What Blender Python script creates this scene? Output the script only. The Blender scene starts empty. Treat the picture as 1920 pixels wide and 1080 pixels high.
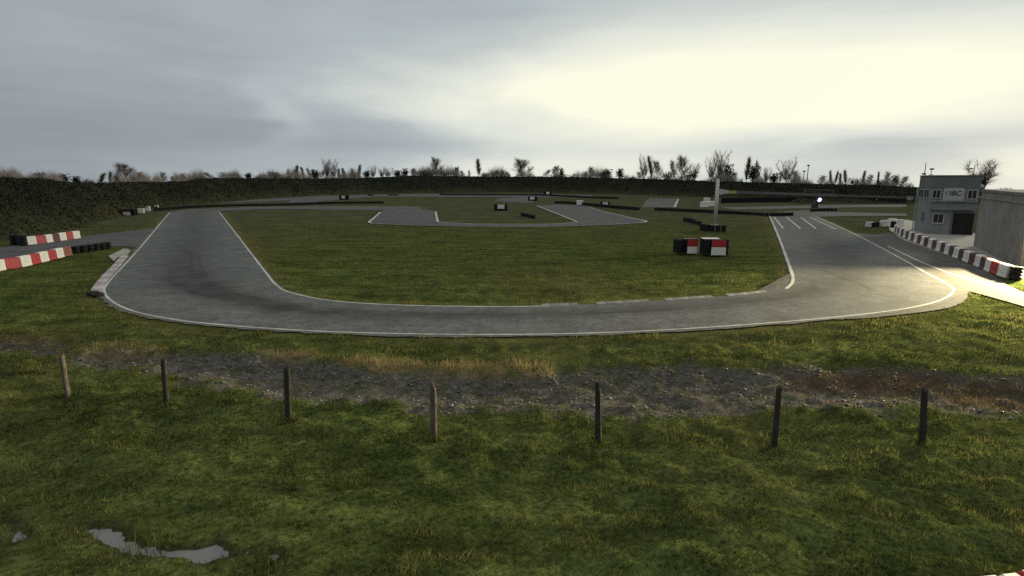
import bpy, bmesh, math, random
import numpy as np
from mathutils import Vector, Matrix
from mathutils.geometry import tessellate_polygon

random.seed(7); RNG = np.random.default_rng(7)
sc = bpy.context.scene
COL = sc.collection

# ------------------------------------------------------------------ camera
F = 1050.0; PITCH = math.radians(11.05); CAMH = 6.0
cd = bpy.data.cameras.new("camera"); cam = bpy.data.objects.new("camera", cd); COL.objects.link(cam)
cd.sensor_width = 36.0; cd.lens = 36.0 * F / 1920.0; cd.clip_start = 0.1; cd.clip_end = 9000
cam.location = (0, 0, CAMH); cam.rotation_euler = (math.radians(90) - PITCH, 0, 0)
sc.camera = cam
CP, SP = math.cos(PITCH), math.sin(PITCH)

def ray(x, y):
    a = (x - 960) / F; b = (540 - y) / F
    return (a, CP + b * SP, -SP + b * CP)
def G(x, y, z=0.0):
    d = ray(x, y); t = (z - CAMH) / d[2]
    return (d[0] * t, d[1] * t)
def atD(x, y, D):
    d = ray(x, y); t = D / d[1]
    return (d[0] * t, D, CAMH + d[2] * t)

# ------------------------------------------------------------------ render / colour
sc.view_settings.view_transform = 'Standard'; sc.view_settings.look = 'None'
sc.view_settings.exposure = 0.2; sc.view_settings.gamma = 1.0
sc.cycles.max_bounces = 5; sc.cycles.diffuse_bounces = 2; sc.cycles.glossy_bounces = 2
sc.cycles.use_denoising = False; sc.cycles.sample_clamp_indirect = 0.4

# ------------------------------------------------------------------ world: dusk sky under layered cloud
class NT:
    def __init__(s, nt): s.nt = nt
    def n(s, t, **kw):
        o = s.nt.nodes.new(t)
        for k, v in kw.items(): setattr(o, k, v)
        return o
    def lk(s, a, b): s.nt.links.new(a, b)
    def put(s, sock, v):
        if hasattr(v, 'is_output') or isinstance(v, bpy.types.NodeSocket): s.nt.links.new(v, sock)
        else: sock.default_value = v
    def m(s, op, a, b=0.0, c=None, clamp=False):
        o = s.n('ShaderNodeMath', operation=op, use_clamp=clamp)
        s.put(o.inputs[0], a); s.put(o.inputs[1], b)
        if c is not None: s.put(o.inputs[2], c)
        return o.outputs[0]
    def mix(s, f, a, b, mode='MIX'):
        o = s.n('ShaderNodeMix', data_type='RGBA', blend_type=mode)
        s.put(o.inputs[0], f); s.put(o.inputs[6], a); s.put(o.inputs[7], b)
        return o.outputs[2]
    def noise(s, vec, scale, detail=4, rough=0.55, dist=0.0):
        o = s.n('ShaderNodeTexNoise')
        if vec is not None: s.lk(vec, o.inputs['Vector'])
        o.inputs['Scale'].default_value = scale; o.inputs['Detail'].default_value = detail
        o.inputs['Roughness'].default_value = rough; o.inputs['Distortion'].default_value = dist
        return o.outputs['Fac']
    def ramp(s, f, stops):
        o = s.n('ShaderNodeValToRGB'); e = o.color_ramp.elements
        while len(e) < len(stops): e.new(0.5)
        for k, (p, c) in enumerate(stops):
            e[k].position = p; e[k].color = (c[0], c[1], c[2], 1) if hasattr(c, '__len__') else (c, c, c, 1)
        s.put(o.inputs[0], f); return o.outputs[0]
    def attr(s, name):
        return s.n('ShaderNodeAttribute', attribute_name=name).outputs['Fac']

SUN_AZ, SUN_EL = 52.0, 11.0
def build_world():
    w = bpy.data.worlds.new("World"); sc.world = w; w.use_nodes = True
    w.node_tree.nodes.clear(); T = NT(w.node_tree); m = T.m
    tc = T.n('ShaderNodeTexCoord').outputs['Generated']
    sp = T.n('ShaderNodeSeparateXYZ'); T.lk(tc, sp.inputs[0])
    X, Y, Z = sp.outputs
    el = m('MULTIPLY', m('ARCSINE', Z), 57.2958)
    el = m('MAXIMUM', el, 0.0)
    az = m('MULTIPLY', m('ARCTAN2', X, Y), 57.2958)
    cv = T.n('ShaderNodeCombineXYZ'); T.lk(m('MULTIPLY', az, 0.028), cv.inputs[0]); T.lk(m('MULTIPLY', el, 0.19), cv.inputs[1])
    streak = m('SUBTRACT', T.noise(cv.outputs[0], 1.6, 6, 0.55, 0.6), 0.5)
    cv2 = T.n('ShaderNodeCombineXYZ'); T.lk(m('MULTIPLY', az, 0.05), cv2.inputs[0]); T.lk(m('MULTIPLY', el, 0.16), cv2.inputs[1]); cv2.inputs[2].default_value = 3.3
    lump = m('SUBTRACT', T.noise(cv2.outputs[0], 1.1, 4, 0.5, 0.3), 0.5)
    cv3 = T.n('ShaderNodeCombineXYZ'); T.lk(m('MULTIPLY', az, 0.02), cv3.inputs[0]); T.lk(m('MULTIPLY', el, 0.5), cv3.inputs[1]); cv3.inputs[2].default_value = 9.1
    fine = m('SUBTRACT', T.noise(cv3.outputs[0], 2.2, 5, 0.6, 0.8), 0.5)
    # edges of the cloud banks wander with the noise
    elw = m('ADD', el, m('MULTIPLY', streak, 3.2)); azw = m('ADD', az, m('MULTIPLY', lump, 22.0))
    def gauss(c, s, amp, a=azw, e=elw):
        p = m('ADD', m('POWER', m('ABSOLUTE', m('DIVIDE', m('SUBTRACT', a, c[0]), s[0])), 2.0),
                     m('POWER', m('ABSOLUTE', m('DIVIDE', m('SUBTRACT', e, c[1]), s[1])), 2.0))
        return m('MULTIPLY', m('POWER', 2.71828, m('MULTIPLY', p, -1.0)), amp)
    b = 0.15
    for c, s, amp in (((24, 7.3), (27, 4.1), 0.70), ((20, 9.5), (38, 9.5), 0.54), ((6, 8.0), (9, 1.6), 0.16),
                      ((32, 2.7), (24, 1.2), -0.19), ((4, 0.6), (24, 2.2), 0.40), ((-22, 5.6), (2.2, 2.4), 0.13),
                      ((-30, 13), (22, 3.0), 0.10), ((42, 1.0), (7, 2.2), 0.42), ((-14, 3.2), (14, 1.6), -0.06)):
        b = m('ADD', b, gauss(c, s, amp))
    b = m('ADD', b, m('MULTIPLY', streak, 0.11)); b = m('ADD', b, m('MULTIPLY', fine, 0.07)); b = m('ADD', b, m('MULTIPLY', lump, 0.16))
    cl = T.ramp(b, [(0.0, (0.170, 0.197, 0.228)), (0.16, (0.245, 0.275, 0.305)), (0.42, (0.395, 0.44, 0.455)), (0.68, (0.65, 0.675, 0.615)), (1.0, (0.86, 0.85, 0.69))])
    # overhead and behind the cloud is thicker and darker
    up = T.n('ShaderNodeMapRange'); up.interpolation_type = 'SMOOTHSTEP'
    T.put(up.inputs[0], el); up.inputs[1].default_value = 17; up.inputs[2].default_value = 50; up.inputs[3].default_value = 1.0; up.inputs[4].default_value = 1.15
    cl = T.mix(1.0, cl, up.outputs[0], 'MULTIPLY')
    cl = T.mix(T.m('SUBTRACT', 1.0, T.m('MULTIPLY', T.m('SUBTRACT', 50.0, T.m('MINIMUM', el, 50.0)), 0.03), clamp=True), cl, (0.56, 0.575, 0.55, 1))   # overhead: neutral grey stratus
    cl = T.mix(1.0, cl, (10.0, 10.0, 10.0, 1), 'MULTIPLY')     # times the 0.1 background strength
    sky = T.n('ShaderNodeTexSky', sky_type='NISHITA'); sky.sun_disc = False
    sky.sun_elevation = math.radians(SUN_EL); sky.sun_rotation = math.radians(SUN_AZ)
    col = T.mix(0.985, sky.outputs[0], cl)
    bg = T.n('ShaderNodeBackground'); T.lk(col, bg.inputs[0]); bg.inputs[1].default_value = 0.1
    out = T.n('ShaderNodeOutputWorld'); T.lk(bg.outputs[0], out.inputs[0])
build_world()

# low sun behind thick cloud
sd = bpy.data.lights.new("sun", 'SUN'); sun = bpy.data.objects.new("sun", sd); COL.objects.link(sun)
sd.energy = 1.5; sd.angle = math.radians(12); sd.color = (1.0, 0.87, 0.60)
sdir = Vector((math.sin(math.radians(SUN_AZ)) * math.cos(math.radians(SUN_EL)), math.cos(math.radians(SUN_AZ)) * math.cos(math.radians(SUN_EL)), math.sin(math.radians(SUN_EL))))
sun.rotation_euler = sdir.to_track_quat('Z', 'Y').to_euler(); sun.location = (60, 60, 60)

# ------------------------------------------------------------------ helpers: objects
def link(name, me, mats=None, parent=None):
    o = bpy.data.objects.new(name, me); COL.objects.link(o)
    if mats is not None:
        for k in (mats if isinstance(mats, (list, tuple)) else [mats]): me.materials.append(k)
    if parent is not None: o.parent = parent
    return o
def tag(o, label=None, cat=None, group=None, kind=None):
    if label: o['label'] = label
    if cat: o['category'] = cat
    if group: o['group'] = group
    if kind: o['kind'] = kind
    return o
def empty(name, loc, rz=0.0):
    o = bpy.data.objects.new(name, None); COL.objects.link(o); o.location = loc; o.rotation_euler = (0, 0, rz); o.empty_display_size = 0.3
    return o
def copy_tree(o, parent=None):
    c = o.copy(); COL.objects.link(c)
    if parent is not None: c.parent = parent
    for ch in list(o.children): copy_tree(ch, c)
    return c
def np_mesh(name, V, Fc, smooth=False):
    """V (n,3), Fc (m,k) with constant k"""
    V = np.asarray(V, np.float32); Fc = np.asarray(Fc, np.int32); k = Fc.shape[1]
    me = bpy.data.meshes.new(name)
    me.vertices.add(len(V)); me.vertices.foreach_set('co', V.ravel())
    me.loops.add(Fc.size); me.loops.foreach_set('vertex_index', Fc.ravel())
    me.polygons.add(len(Fc)); me.polygons.foreach_set('loop_start', np.arange(0, Fc.size, k, dtype=np.int32))
    if smooth: me.polygons.foreach_set('use_smooth', np.ones(len(Fc), bool))
    me.update(calc_edges=True); return me
def pt_attr(me, name, arr):
    a = me.attributes.new(name, 'FLOAT', 'POINT'); a.data.foreach_set('value', np.asarray(arr, np.float32))

class MB:
    """collects simple shapes into one mesh"""
    def __init__(s): s.bm = bmesh.new()
    def box(s, c, d, rz=0.0, bev=0.0, M=None, taper=1.0):
        r = bmesh.ops.create_cube(s.bm, size=1.0); vs = r['verts']
        for v in vs:
            k = taper if v.co.z > 0 else 1.0
            v.co = Vector((v.co.x * d[0] * k, v.co.y * d[1] * k, v.co.z * d[2]))
        if bev > 0:
            es = list({e for v in vs for e in v.link_edges})
            rb = bmesh.ops.bevel(s.bm, geom=es, offset=bev, segments=2, affect='EDGES', profile=0.6)
            vs = list({v for f in rb['faces'] for v in f.verts} | {v for v in vs if v.is_valid})
        mt = Matrix.Translation(c) @ Matrix.Rotation(rz, 4, 'Z')
        if M is not None: mt = M @ mt
        bmesh.ops.transform(s.bm, matrix=mt, verts=vs); return s
    def tube(s, p, q, r1, r2=None, n=10):
        p = Vector(p); q = Vector(q); r2 = r1 if r2 is None else r2; L = (q - p).length
        r = bmesh.ops.create_cone(s.bm, cap_ends=True, segments=n, radius1=r1, radius2=r2, depth=L)
        mt = Matrix.Translation((p + q) / 2) @ (q - p).to_track_quat('Z', 'Y').to_matrix().to_4x4()
        bmesh.ops.transform(s.bm, matrix=mt, verts=r['verts']); return s
    def torus(s, c, R, r, n=14, k=7, sq=1.0):
        rows = []
        for i in range(n):
            a = 2 * math.pi * i / n; row = []
            for j in range(k):
                b = 2 * math.pi * j / k
                rr = R + r * math.cos(b)
                row.append(s.bm.verts.new((c[0] + rr * math.cos(a), c[1] + rr * math.sin(a), c[2] + r * sq * math.sin(b))))
            rows.append(row)
        for i in range(n):
            for j in range(k):
                s.bm.faces.new((rows[i][j], rows[(i + 1) % n][j], rows[(i + 1) % n][(j + 1) % k], rows[i][(j + 1) % k]))
        return s
    def prism(s, pts, z0, z1):
        a = [s.bm.verts.new((x, y, z0)) for x, y in pts]; b = [s.bm.verts.new((x, y, z1)) for x, y in pts]
        n = len(pts); s.bm.faces.new(list(reversed(a))); s.bm.faces.new(b)
        for i in range(n): s.bm.faces.new((a[i], a[(i + 1) % n], b[(i + 1) % n], b[i]))
        return s
    def mesh(s, name, smooth=False):
        bmesh.ops.recalc_face_normals(s.bm, faces=s.bm.faces)
        me = bpy.data.meshes.new(name); s.bm.to_mesh(me); s.bm.free()
        if smooth:
            me.polygons.foreach_set('use_smooth', np.ones(len(me.polygons), bool))
        return me
    def build(s, name, mats, parent=None, smooth=False): return link(name, s.mesh(name, smooth), mats, parent)

# ------------------------------------------------------------------ helpers: value noise, polygons
def vnoise(x, y, seed=0):
    xi = np.floor(x).astype(np.int64); yi = np.floor(y).astype(np.int64); xf = x - xi; yf = y - yi
    u = xf * xf * (3 - 2 * xf); v = yf * yf * (3 - 2 * yf)
    def h(a, b):
        n = (a * 374761393 + b * 668265263 + seed * 1442695041) & 0x7fffffff
        n = ((n ^ (n >> 13)) * 1274126177) & 0x7fffffff
        return ((n ^ (n >> 16)) & 0xffff) / 65535.0
    return (h(xi, yi) * (1 - u) + h(xi + 1, yi) * u) * (1 - v) + (h(xi, yi + 1) * (1 - u) + h(xi + 1, yi + 1) * u) * v
def fbm(x, y, sc_, oct=4, seed=0):
    r = 0; a = 0.5; f = sc_
    for i in range(oct): r = r + a * vnoise(x * f, y * f, seed + i * 17); a *= 0.5; f *= 2.03
    return r
def sdf(px, py, poly):
    """signed distance to polygon: negative inside"""
    P = np.asarray(poly, float); n = len(P); d = np.full(px.shape, 1e18); ins = np.zeros(px.shape, bool)
    for i in range(n):
        ax, ay = P[i]; bx, by = P[(i + 1) % n]; ex, ey = bx - ax, by - ay; wx, wy = px - ax, py - ay
        t = np.clip((wx * ex + wy * ey) / (ex * ex + ey * ey + 1e-12), 0, 1)
        d = np.minimum(d, (wx - ex * t) ** 2 + (wy - ey * t) ** 2)
        c = (ay > py) != (by > py)
        with np.errstate(divide='ignore', invalid='ignore'):
            xx = (bx - ax) * (py - ay) / (by - ay + 1e-15) + ax
        ins ^= c & (px < xx)
    d = np.sqrt(d); return np.where(ins, -d, d)
def sstep(a, b, x):
    t = np.clip((x - a) / (b - a), 0, 1); return t * t * (3 - 2 * t)
def smooth_path(P, step=0.6, closed=False):
    """centripetal Catmull-Rom through world points, sampled"""
    P = [Vector((p[0], p[1])) for p in P]; n = len(P); out = []
    def gp(i):
        if closed: return P[i % n]
        if i < 0: return P[0] * 2 - P[1]
        if i >= n: return P[-1] * 2 - P[-2]
        return P[i]
    for i in range(n if closed else n - 1):
        p0, p1, p2, p3 = gp(i - 1), gp(i), gp(i + 1), gp(i + 2)
        t0 = 0; t1 = t0 + max((p1 - p0).length, 1e-6) ** 0.5; t2 = t1 + max((p2 - p1).length, 1e-6) ** 0.5; t3 = t2 + max((p3 - p2).length, 1e-6) ** 0.5
        k = max(2, int((p2 - p1).length / step))
        for j in range(k):
            t = t1 + (t2 - t1) * j / k
            a1 = p0 * ((t1 - t) / (t1 - t0)) + p1 * ((t - t0) / (t1 - t0)); a2 = p1 * ((t2 - t) / (t2 - t1)) + p2 * ((t - t1) / (t2 - t1)); a3 = p2 * ((t3 - t) / (t3 - t2)) + p3 * ((t - t2) / (t3 - t2))
            b1 = a1 * ((t2 - t) / (t2 - t0)) + a2 * ((t - t0) / (t2 - t0)); b2 = a2 * ((t3 - t) / (t3 - t1)) + a3 * ((t - t1) / (t3 - t1))
            out.append(b1 * ((t2 - t) / (t2 - t1)) + b2 * ((t - t1) / (t2 - t1)))
    if not closed: out.append(P[-1])
    return [(v.x, v.y) for v in out]
def GP(pts): return [G(*p) for p in pts]

# ------------------------------------------------------------------ materials
def new_mat(name):
    m = bpy.data.materials.new(name); m.use_nodes = True; m.node_tree.nodes.clear(); T = NT(m.node_tree)
    p = T.n('ShaderNodeBsdfPrincipled'); o = T.n('ShaderNodeOutputMaterial'); T.lk(p.outputs[0], o.inputs[0])
    return m, T, p, o
def simple(name, c, rough=0.6, var=0.25, scale=3.0, bump=0.0, spec=0.3, metal=0.0, dirt=None):
    m, T, p, o = new_mat(name)
    tc = T.n('ShaderNodeTexCoord').outputs['Object']
    n = T.noise(tc, scale, 5, 0.6)
    lo = tuple(v * (1 - var) for v in c); hi = tuple(min(1, v * (1 + var)) for v in c)
    col = T.ramp(n, [(0.3, lo), (0.7, hi)])
    if dirt:
        n2 = T.noise(tc, scale * 2.7, 6, 0.7)
        col = T.mix(T.ramp(n2, [(0.5, 0.0), (0.72, 0.75)]), col, (*dirt, 1))
    T.lk(col, p.inputs['Base Color']); p.inputs['Roughness'].default_value = rough
    p.inputs['Specular IOR Level'].default_value = spec; p.inputs['Metallic'].default_value = metal
    if bump:
        b = T.n('ShaderNodeBump'); b.inputs['Strength'].default_value = bump; b.inputs['Distance'].default_value = 0.02
        T.lk(T.noise(tc, scale * 6, 4, 0.6), b.inputs['Height']); T.lk(b.outputs[0], p.inputs['Normal'])
    return m

def asphalt_mat(name, base, streak=True):
    m, T, p, o = new_mat(name)
    tc = T.n('ShaderNodeTexCoord').outputs['Object']
    big = T.noise(tc, 0.09, 4, 0.55); mid = T.noise(tc, 0.7, 5, 0.6); gr = T.noise(tc, 9.0, 3, 0.7)
    c = T.ramp(big, [(0.3, tuple(v * 0.80 for v in base)), (0.7, tuple(v * 1.18 for v in base))])
    c = T.mix(0.6, c, T.ramp(mid, [(0.30, tuple(v * 0.60 for v in base)), (0.70, tuple(v * 1.36 for v in base))]))
    c = T.mix(1.0, c, T.ramp(T.noise(tc, 2.6, 5, 0.75), [(0.30, 0.66), (0.70, 1.3)]), 'MULTIPLY')
    c = T.mix(1.0, c, T.ramp(gr, [(0.25, 0.62), (0.75, 1.35)]), 'MULTIPLY')
    if streak:
        r = T.attr('rubber'); r = T.m('MULTIPLY', r, T.ramp(T.noise(tc, 0.5, 4, 0.6), [(0.25, 0.5), (0.6, 1.0)]))
        c = T.mix(T.m('MULTIPLY', r, 0.95, clamp=True), c, tuple(v * 0.36 for v in base) + (1,))
        e = T.attr('edge')
        c = T.mix(T.m('MULTIPLY', e, T.ramp(mid, [(0.35, 0.1), (0.65, 0.8)]), clamp=True), c, (0.11, 0.10, 0.065, 1))
    T.lk(c, p.inputs['Base Color']); p.inputs['Roughness'].default_value = 0.9; p.inputs['Specular IOR Level'].default_value = 0.05
    b = T.n('ShaderNodeBump'); b.inputs['Strength'].default_value = 0.25; b.inputs['Distance'].default_value = 0.01
    T.lk(T.noise(tc, 30.0, 3, 0.7), b.inputs['Height']); T.lk(b.outputs[0], p.inputs['Normal'])
    return m

M_ASPH = asphalt_mat("asphalt", (0.124, 0.130, 0.131))
M_ASPH2 = asphalt_mat("asphalt_far", (0.098, 0.102, 0.104), False)
M_APRON = asphalt_mat("asphalt_apron", (0.105, 0.102, 0.098), False)
M_CONC = simple("concrete", (0.30, 0.29, 0.26), 0.85, 0.2, 0.7)
def paint_mat(name, c, wear=0.5):
    m, T, p, o = new_mat(name)
    tc = T.n('ShaderNodeTexCoord').outputs['Object']
    n = T.noise(tc, 2.6, 6, 0.7); n2 = T.noise(tc, 0.35, 3, 0.5)
    f = T.ramp(T.m('ADD', T.m('MULTIPLY', n, 0.6), T.m('MULTIPLY', n2, 0.4)), [(0.38, 0.25 + 0.5 * (1 - wear)), (0.55, 1.0)])
    col = T.mix(f, (0.17, 0.168, 0.16, 1), (*c, 1))
    T.lk(col, p.inputs['Base Color']); p.inputs['Roughness'].default_value = 0.75; p.inputs['Specular IOR Level'].default_value = 0.2
    return m
M_LINE = paint_mat("line_paint", (0.48, 0.49, 0.46), 0.75)
M_LINE_FAINT = paint_mat("line_paint_worn", (0.42, 0.42, 0.39), 0.8)
M_KERB = paint_mat("kerb_paint", (0.28, 0.275, 0.27), 0.7)
M_KERB_P = paint_mat("kerb_paint_pale", (0.44, 0.43, 0.44), 0.6); M_KERB_PD = paint_mat("kerb_paint_pale_red", (0.34, 0.28, 0.275), 0.6)
M_KERB_DK = paint_mat("kerb_paint_grey", (0.20, 0.18, 0.17), 0.7)
M_WHITE = simple("white_plastic", (0.70, 0.70, 0.66), 0.5, 0.10, 2.0, 0.05, 0.4, dirt=(0.45, 0.42, 0.36))
M_RED = simple("red_plastic", (0.36, 0.022, 0.030), 0.5, 0.16, 2.0, 0.05, 0.4, dirt=(0.26, 0.045, 0.04))
M_REDD = simple("dull_shaded_red_plastic", (0.085, 0.030, 0.029), 0.6, 0.2, 2.0, 0.05, 0.35, dirt=(0.07, 0.045, 0.04))  # dark red; for the pit row, backlit shade is put into the colour
M_BROWN = simple("brown_plastic", (0.20, 0.075, 0.06), 0.6, 0.2, 2.0, 0.05, 0.35)
M_RUB = simple("rubber", (0.018, 0.018, 0.019), 0.8, 0.35, 6.0, 0.2, 0.2)
M_BELT = simple("conveyor_belt", (0.02, 0.02, 0.021), 0.7, 0.3, 2.0, 0.1, 0.2)
M_WOOD = simple("weathered_wood", (0.115, 0.10, 0.082), 0.9, 0.45, 9.0, 0.6, 0.1)
M_WOODD = simple("dark_weathered_wood", (0.045, 0.040, 0.035), 0.9, 0.45, 9.0, 0.6, 0.1)
M_POLE = simple("pale_pole_paint", (0.44, 0.45, 0.43), 0.5, 0.14, 2.0, 0.0, 0.4)
M_BEAM = simple("beam_steel", (0.12, 0.12, 0.115), 0.6, 0.2, 1.0)
M_YEL = simple("yellow_paint", (0.36, 0.34, 0.12), 0.6, 0.2, 2.0)
M_DARKMETAL = simple("dark_metal", (0.035, 0.036, 0.04), 0.55, 0.2, 3.0)
M_WALL = simple("render_wall", (0.235, 0.25, 0.24), 0.9, 0.16, 0.5, 0.1, 0.15, dirt=(0.17, 0.18, 0.175))
M_WALLD = simple("parapet_cladding", (0.135, 0.15, 0.138), 0.8, 0.18, 0.6, 0.05, 0.2)
M_PIT = simple("block_wall", (0.235, 0.23, 0.21), 0.9, 0.2, 0.45, 0.15, 0.15, dirt=(0.15, 0.145, 0.13))
M_FRAME = simple("window_frame", (0.33, 0.345, 0.34), 0.5, 0.1, 2.0)
M_GLASS = simple("dark_glass", (0.02, 0.023, 0.026), 0.12, 0.1, 1.0, 0.0, 0.5)
M_DARK = simple("dark_opening", (0.02, 0.019, 0.018), 0.9, 0.3, 1.0)
M_SIGN = simple("sign_white", (0.36, 0.37, 0.375), 0.5, 0.08, 1.5)
M_SIGN_K = simple("sign_black", (0.025, 0.025, 0.025), 0.5, 0.1)
M_SIGN_R = simple("sign_maroon", (0.13, 0.03, 0.04), 0.5, 0.1)
M_SIGN_O = simple("sign_olive", (0.20, 0.19, 0.10), 0.5, 0.1)
M_BARK = simple("bark", (0.10, 0.088, 0.075), 0.95, 0.3, 3.0)
M_TWIG = simple("twigs", (0.16, 0.14, 0.12), 0.95, 0.3, 1.0)
M_TWIG_F = simple("fine_twigs", (0.24, 0.215, 0.185), 0.95, 0.3, 1.0)
M_EVER = simple("evergreen_leaves", (0.023, 0.027, 0.017), 0.9, 0.6, 0.22)
m, T, p, o = new_mat("lamp_lens")
p.inputs['Base Color'].default_value = (0.8, 0.8, 0.9, 1); p.inputs['Emission Color'].default_value = (0.80, 0.72, 1.0, 1); p.inputs['Emission Strength'].default_value = 1.25
M_LENS = m
m, T, p, o = new_mat("flood_lens")
p.inputs['Emission Color'].default_value = (1.0, 0.86, 0.6, 1); p.inputs['Emission Strength'].default_value = 6.0
M_FLOOD = m

# ------------------------------------------------------------------ the zones of the ground (from the layout of the place)
OUT = [(319, 398), (291, 431), (265, 462), (241, 489), (205, 528), (195, 545), (207, 563), (250, 584), (335, 601), (455, 613), (600, 622), (780, 627), (960, 628), (1150, 624), (1350, 613), (1550, 597), (1680, 582), (1750, 568), (1781, 554), (1787, 541), (1767, 528), (1740, 514), (1700, 491), (1652, 465), (1600, 438), (1529, 406)]
INN = [(410, 396), (433, 426), (456, 456), (478, 485), (502, 516), (515, 532), (533, 545), (560, 553), (604, 562), (660, 568), (760, 573), (860, 575), (960, 575.5), (1080, 573), (1210, 566.5), (1340, 558), (1440, 549), (1473, 542), (1484, 533), (1487, 523), (1484, 510), (1479, 496), (1472, 476), (1463, 452), (1454, 430), (1443, 405)]
NS = 14
def resample(P, k=NS):
    """k samples per span through the points"""
    Q = [Vector((p[0], p[1])) for p in P]; n = len(Q); out = []
    for i in range(n - 1):
        p0 = Q[i - 1] if i else Q[0] * 2 - Q[1]; p3 = Q[i + 2] if i + 2 < n else Q[-1] * 2 - Q[-2]; p1, p2 = Q[i], Q[i + 1]
        t1 = max((p1 - p0).length, 1e-6) ** 0.5; t2 = t1 + max((p2 - p1).length, 1e-6) ** 0.5; t3 = t2 + max((p3 - p2).length, 1e-6) ** 0.5
        for j in range(k):
            t = t1 + (t2 - t1) * j / k
            a1 = p0 * ((t1 - t) / t1) + p1 * (t / t1); a2 = p1 * ((t2 - t) / (t2 - t1)) + p2 * ((t - t1) / (t2 - t1)); a3 = p2 * ((t3 - t) / (t3 - t2)) + p3 * ((t - t2) / (t3 - t2))
            b1 = a1 * ((t2 - t) / t2) + a2 * (t / t2); b2 = a2 * ((t3 - t) / (t3 - t1)) + a3 * ((t - t1) / (t3 - t1))
            out.append(b1 * ((t2 - t) / (t2 - t1)) + b2 * ((t - t1) / (t2 - t1)))
    out.append(Q[-1]); return np.array([(v.x, v.y) for v in out])
OUTW = resample(GP(OUT)); INW = resample(GP(INN))
TRACK_POLY = np.vstack([OUTW, INW[::-1]])
def offset_side(A, B, d):
    """points of A pushed d metres away from B"""
    v = A - B; v = v / np.linalg.norm(v, axis=1, keepdims=True); return A + v * d
_k = np.arange(len(OUTW)); OUTE = offset_side(OUTW, INW, (0.24 + 0.22 * vnoise(_k * 0.8, _k * 0.0, 3))[:, None]); INE = offset_side(INW, OUTW, (0.06 + 0.16 * vnoise(_k * 0.9, _k * 0.0, 5))[:, None])

P_APRON = GP([(1585, 436), (1640, 440), (1668, 437), (1692, 449), (1740, 466), (1790, 484), (1840, 503), (1862, 516), (1886, 533), (1905, 542), (1935, 555), (2060, 604), (2050, 640), (1935, 580), (1900, 569), (1868, 560), (1838, 552), (1818, 547), (1814, 557), (1806, 566), (1780, 577), (1740, 584), (1680, 591), (1600, 598), (1400, 590), (1500, 500)])
P_YARD = GP([(1664, 416), (1700, 412), (1840, 440), (1912, 470), (2100, 500), (2300, 520), (2300, 530), (2100, 523), (1960, 521), (1915, 521), (1897, 524), (1880, 520), (1840, 504), (1790, 485), (1740, 467), (1692, 450), (1668, 432)])
P_LEFTROAD = GP([(300, 427), (275, 429), (215, 436), (150, 444), (60, 457), (0, 464), (-200, 492), (-200, 520), (0, 490), (60, 484), (130, 470), (205, 462), (240, 462), (262, 466), (330, 450)])
STONE_UP = [(-200, 630), (0, 632), (150, 655), (300, 657), (480, 656), (680, 676), (900, 690), (1040, 691), (1200, 678), (1450, 682), (1700, 688), (1920, 702), (2150, 715)]
STONE_LO = [(2150, 757), (1920, 757), (1750, 758), (1500, 757), (1300, 763), (1100, 766), (850, 757), (640, 747), (520, 737), (400, 716), (300, 692), (150, 672), (0, 655), (-200, 650)]
P_STONE = smooth_path(GP(STONE_UP), 0.8) + smooth_path(GP(STONE_LO), 0.8)
P_STRAW = GP([(635, 668), (700, 668), (850, 676), (1000, 676), (1045, 682), (1030, 696), (930, 698), (880, 693), (700, 686), (640, 677)])
P_STRAW2 = GP([(480, 655), (560, 655), (645, 663), (640, 670), (560, 665), (490, 661)])
P_STRAW3 = GP([(120, 647), (230, 645), (320, 650), (310, 664), (160, 664)])
P_BROWN = GP([(1470, 690), (1560, 684), (1700, 686), (1760, 692), (1920, 708), (2100, 715), (2100, 757), (1920, 755), (1820, 745), (1750, 720), (1640, 712), (1480, 706)])
P_BROWN2 = GP([(-100, 618), (60, 622), (160, 640), (120, 660), (-100, 655)])
P_PUD = GP([(158, 984), (200, 987), (232, 1000), (255, 1012), (300, 1016), (345, 1022), (385, 1020), (402, 1012), (415, 1022), (440, 1027), (470, 1024), (520, 1036), (430, 1039), (330, 1037), (260, 1034), (200, 1026), (168, 1008)])
P_PUD3 = GP([(825, 1030), (860, 1028), (895, 1036), (885, 1043), (850, 1042)])
P_PUD2 = GP([(18, 978), (36, 982), (44, 1000), (30, 1001)])
P_HP = {  # far asphalt: hairpin and the roads behind it
 'hairpin': [(690, 418), (713, 398), (722, 393), (760, 391), (800, 393), (816, 397), (819, 408), (821, 416), (860, 419), (960, 420.5), (1040, 420), (1083, 417), (1060, 408), (1030, 396), (1004, 386), (1050, 383.5), (1102, 387), (1130, 396), (1165, 404), (1213, 414), (1208, 417), (1150, 421), (1050, 424), (960, 425), (860, 424), (760, 421.5)],
 'cross_road': [(318, 398.5), (345, 393), (400, 391), (480, 388.5), (600, 387.5), (700, 387.5), (790, 388), (790, 393), (722, 394), (700, 394.5), (560, 392.5), (480, 393), (418, 396)],
 'far_road': [(380, 381), (450, 376), (545, 370), (600, 367), (820, 363.5), (1010, 364.2), (1110, 366), (1110, 369), (1000, 370.5), (930, 369.5), (700, 369), (600, 378), (570, 383), (536, 383), (545, 376), (450, 380)],
 'far_loop': [(1203, 389), (1207, 382), (1217, 371.5), (1272, 372.5), (1265, 389)],
 'straight_end': [(1443, 406), (1440, 401), (1480, 396), (1530, 394), (1580, 398), (1700, 401), (1700, 405), (1600, 405), (1529, 407)],
 'cross_lane': [(1350, 389), (1480, 386), (1600, 385), (1700, 384), (1700, 388), (1600, 389), (1480, 391), (1380, 393)],
 'mid_lane': [(925, 377), (940, 371.5), (1010, 369), (1000, 376), (1000, 381), (960, 379)],
}
HPW = {k: GP(v) for k, v in P_HP.items()}

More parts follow.
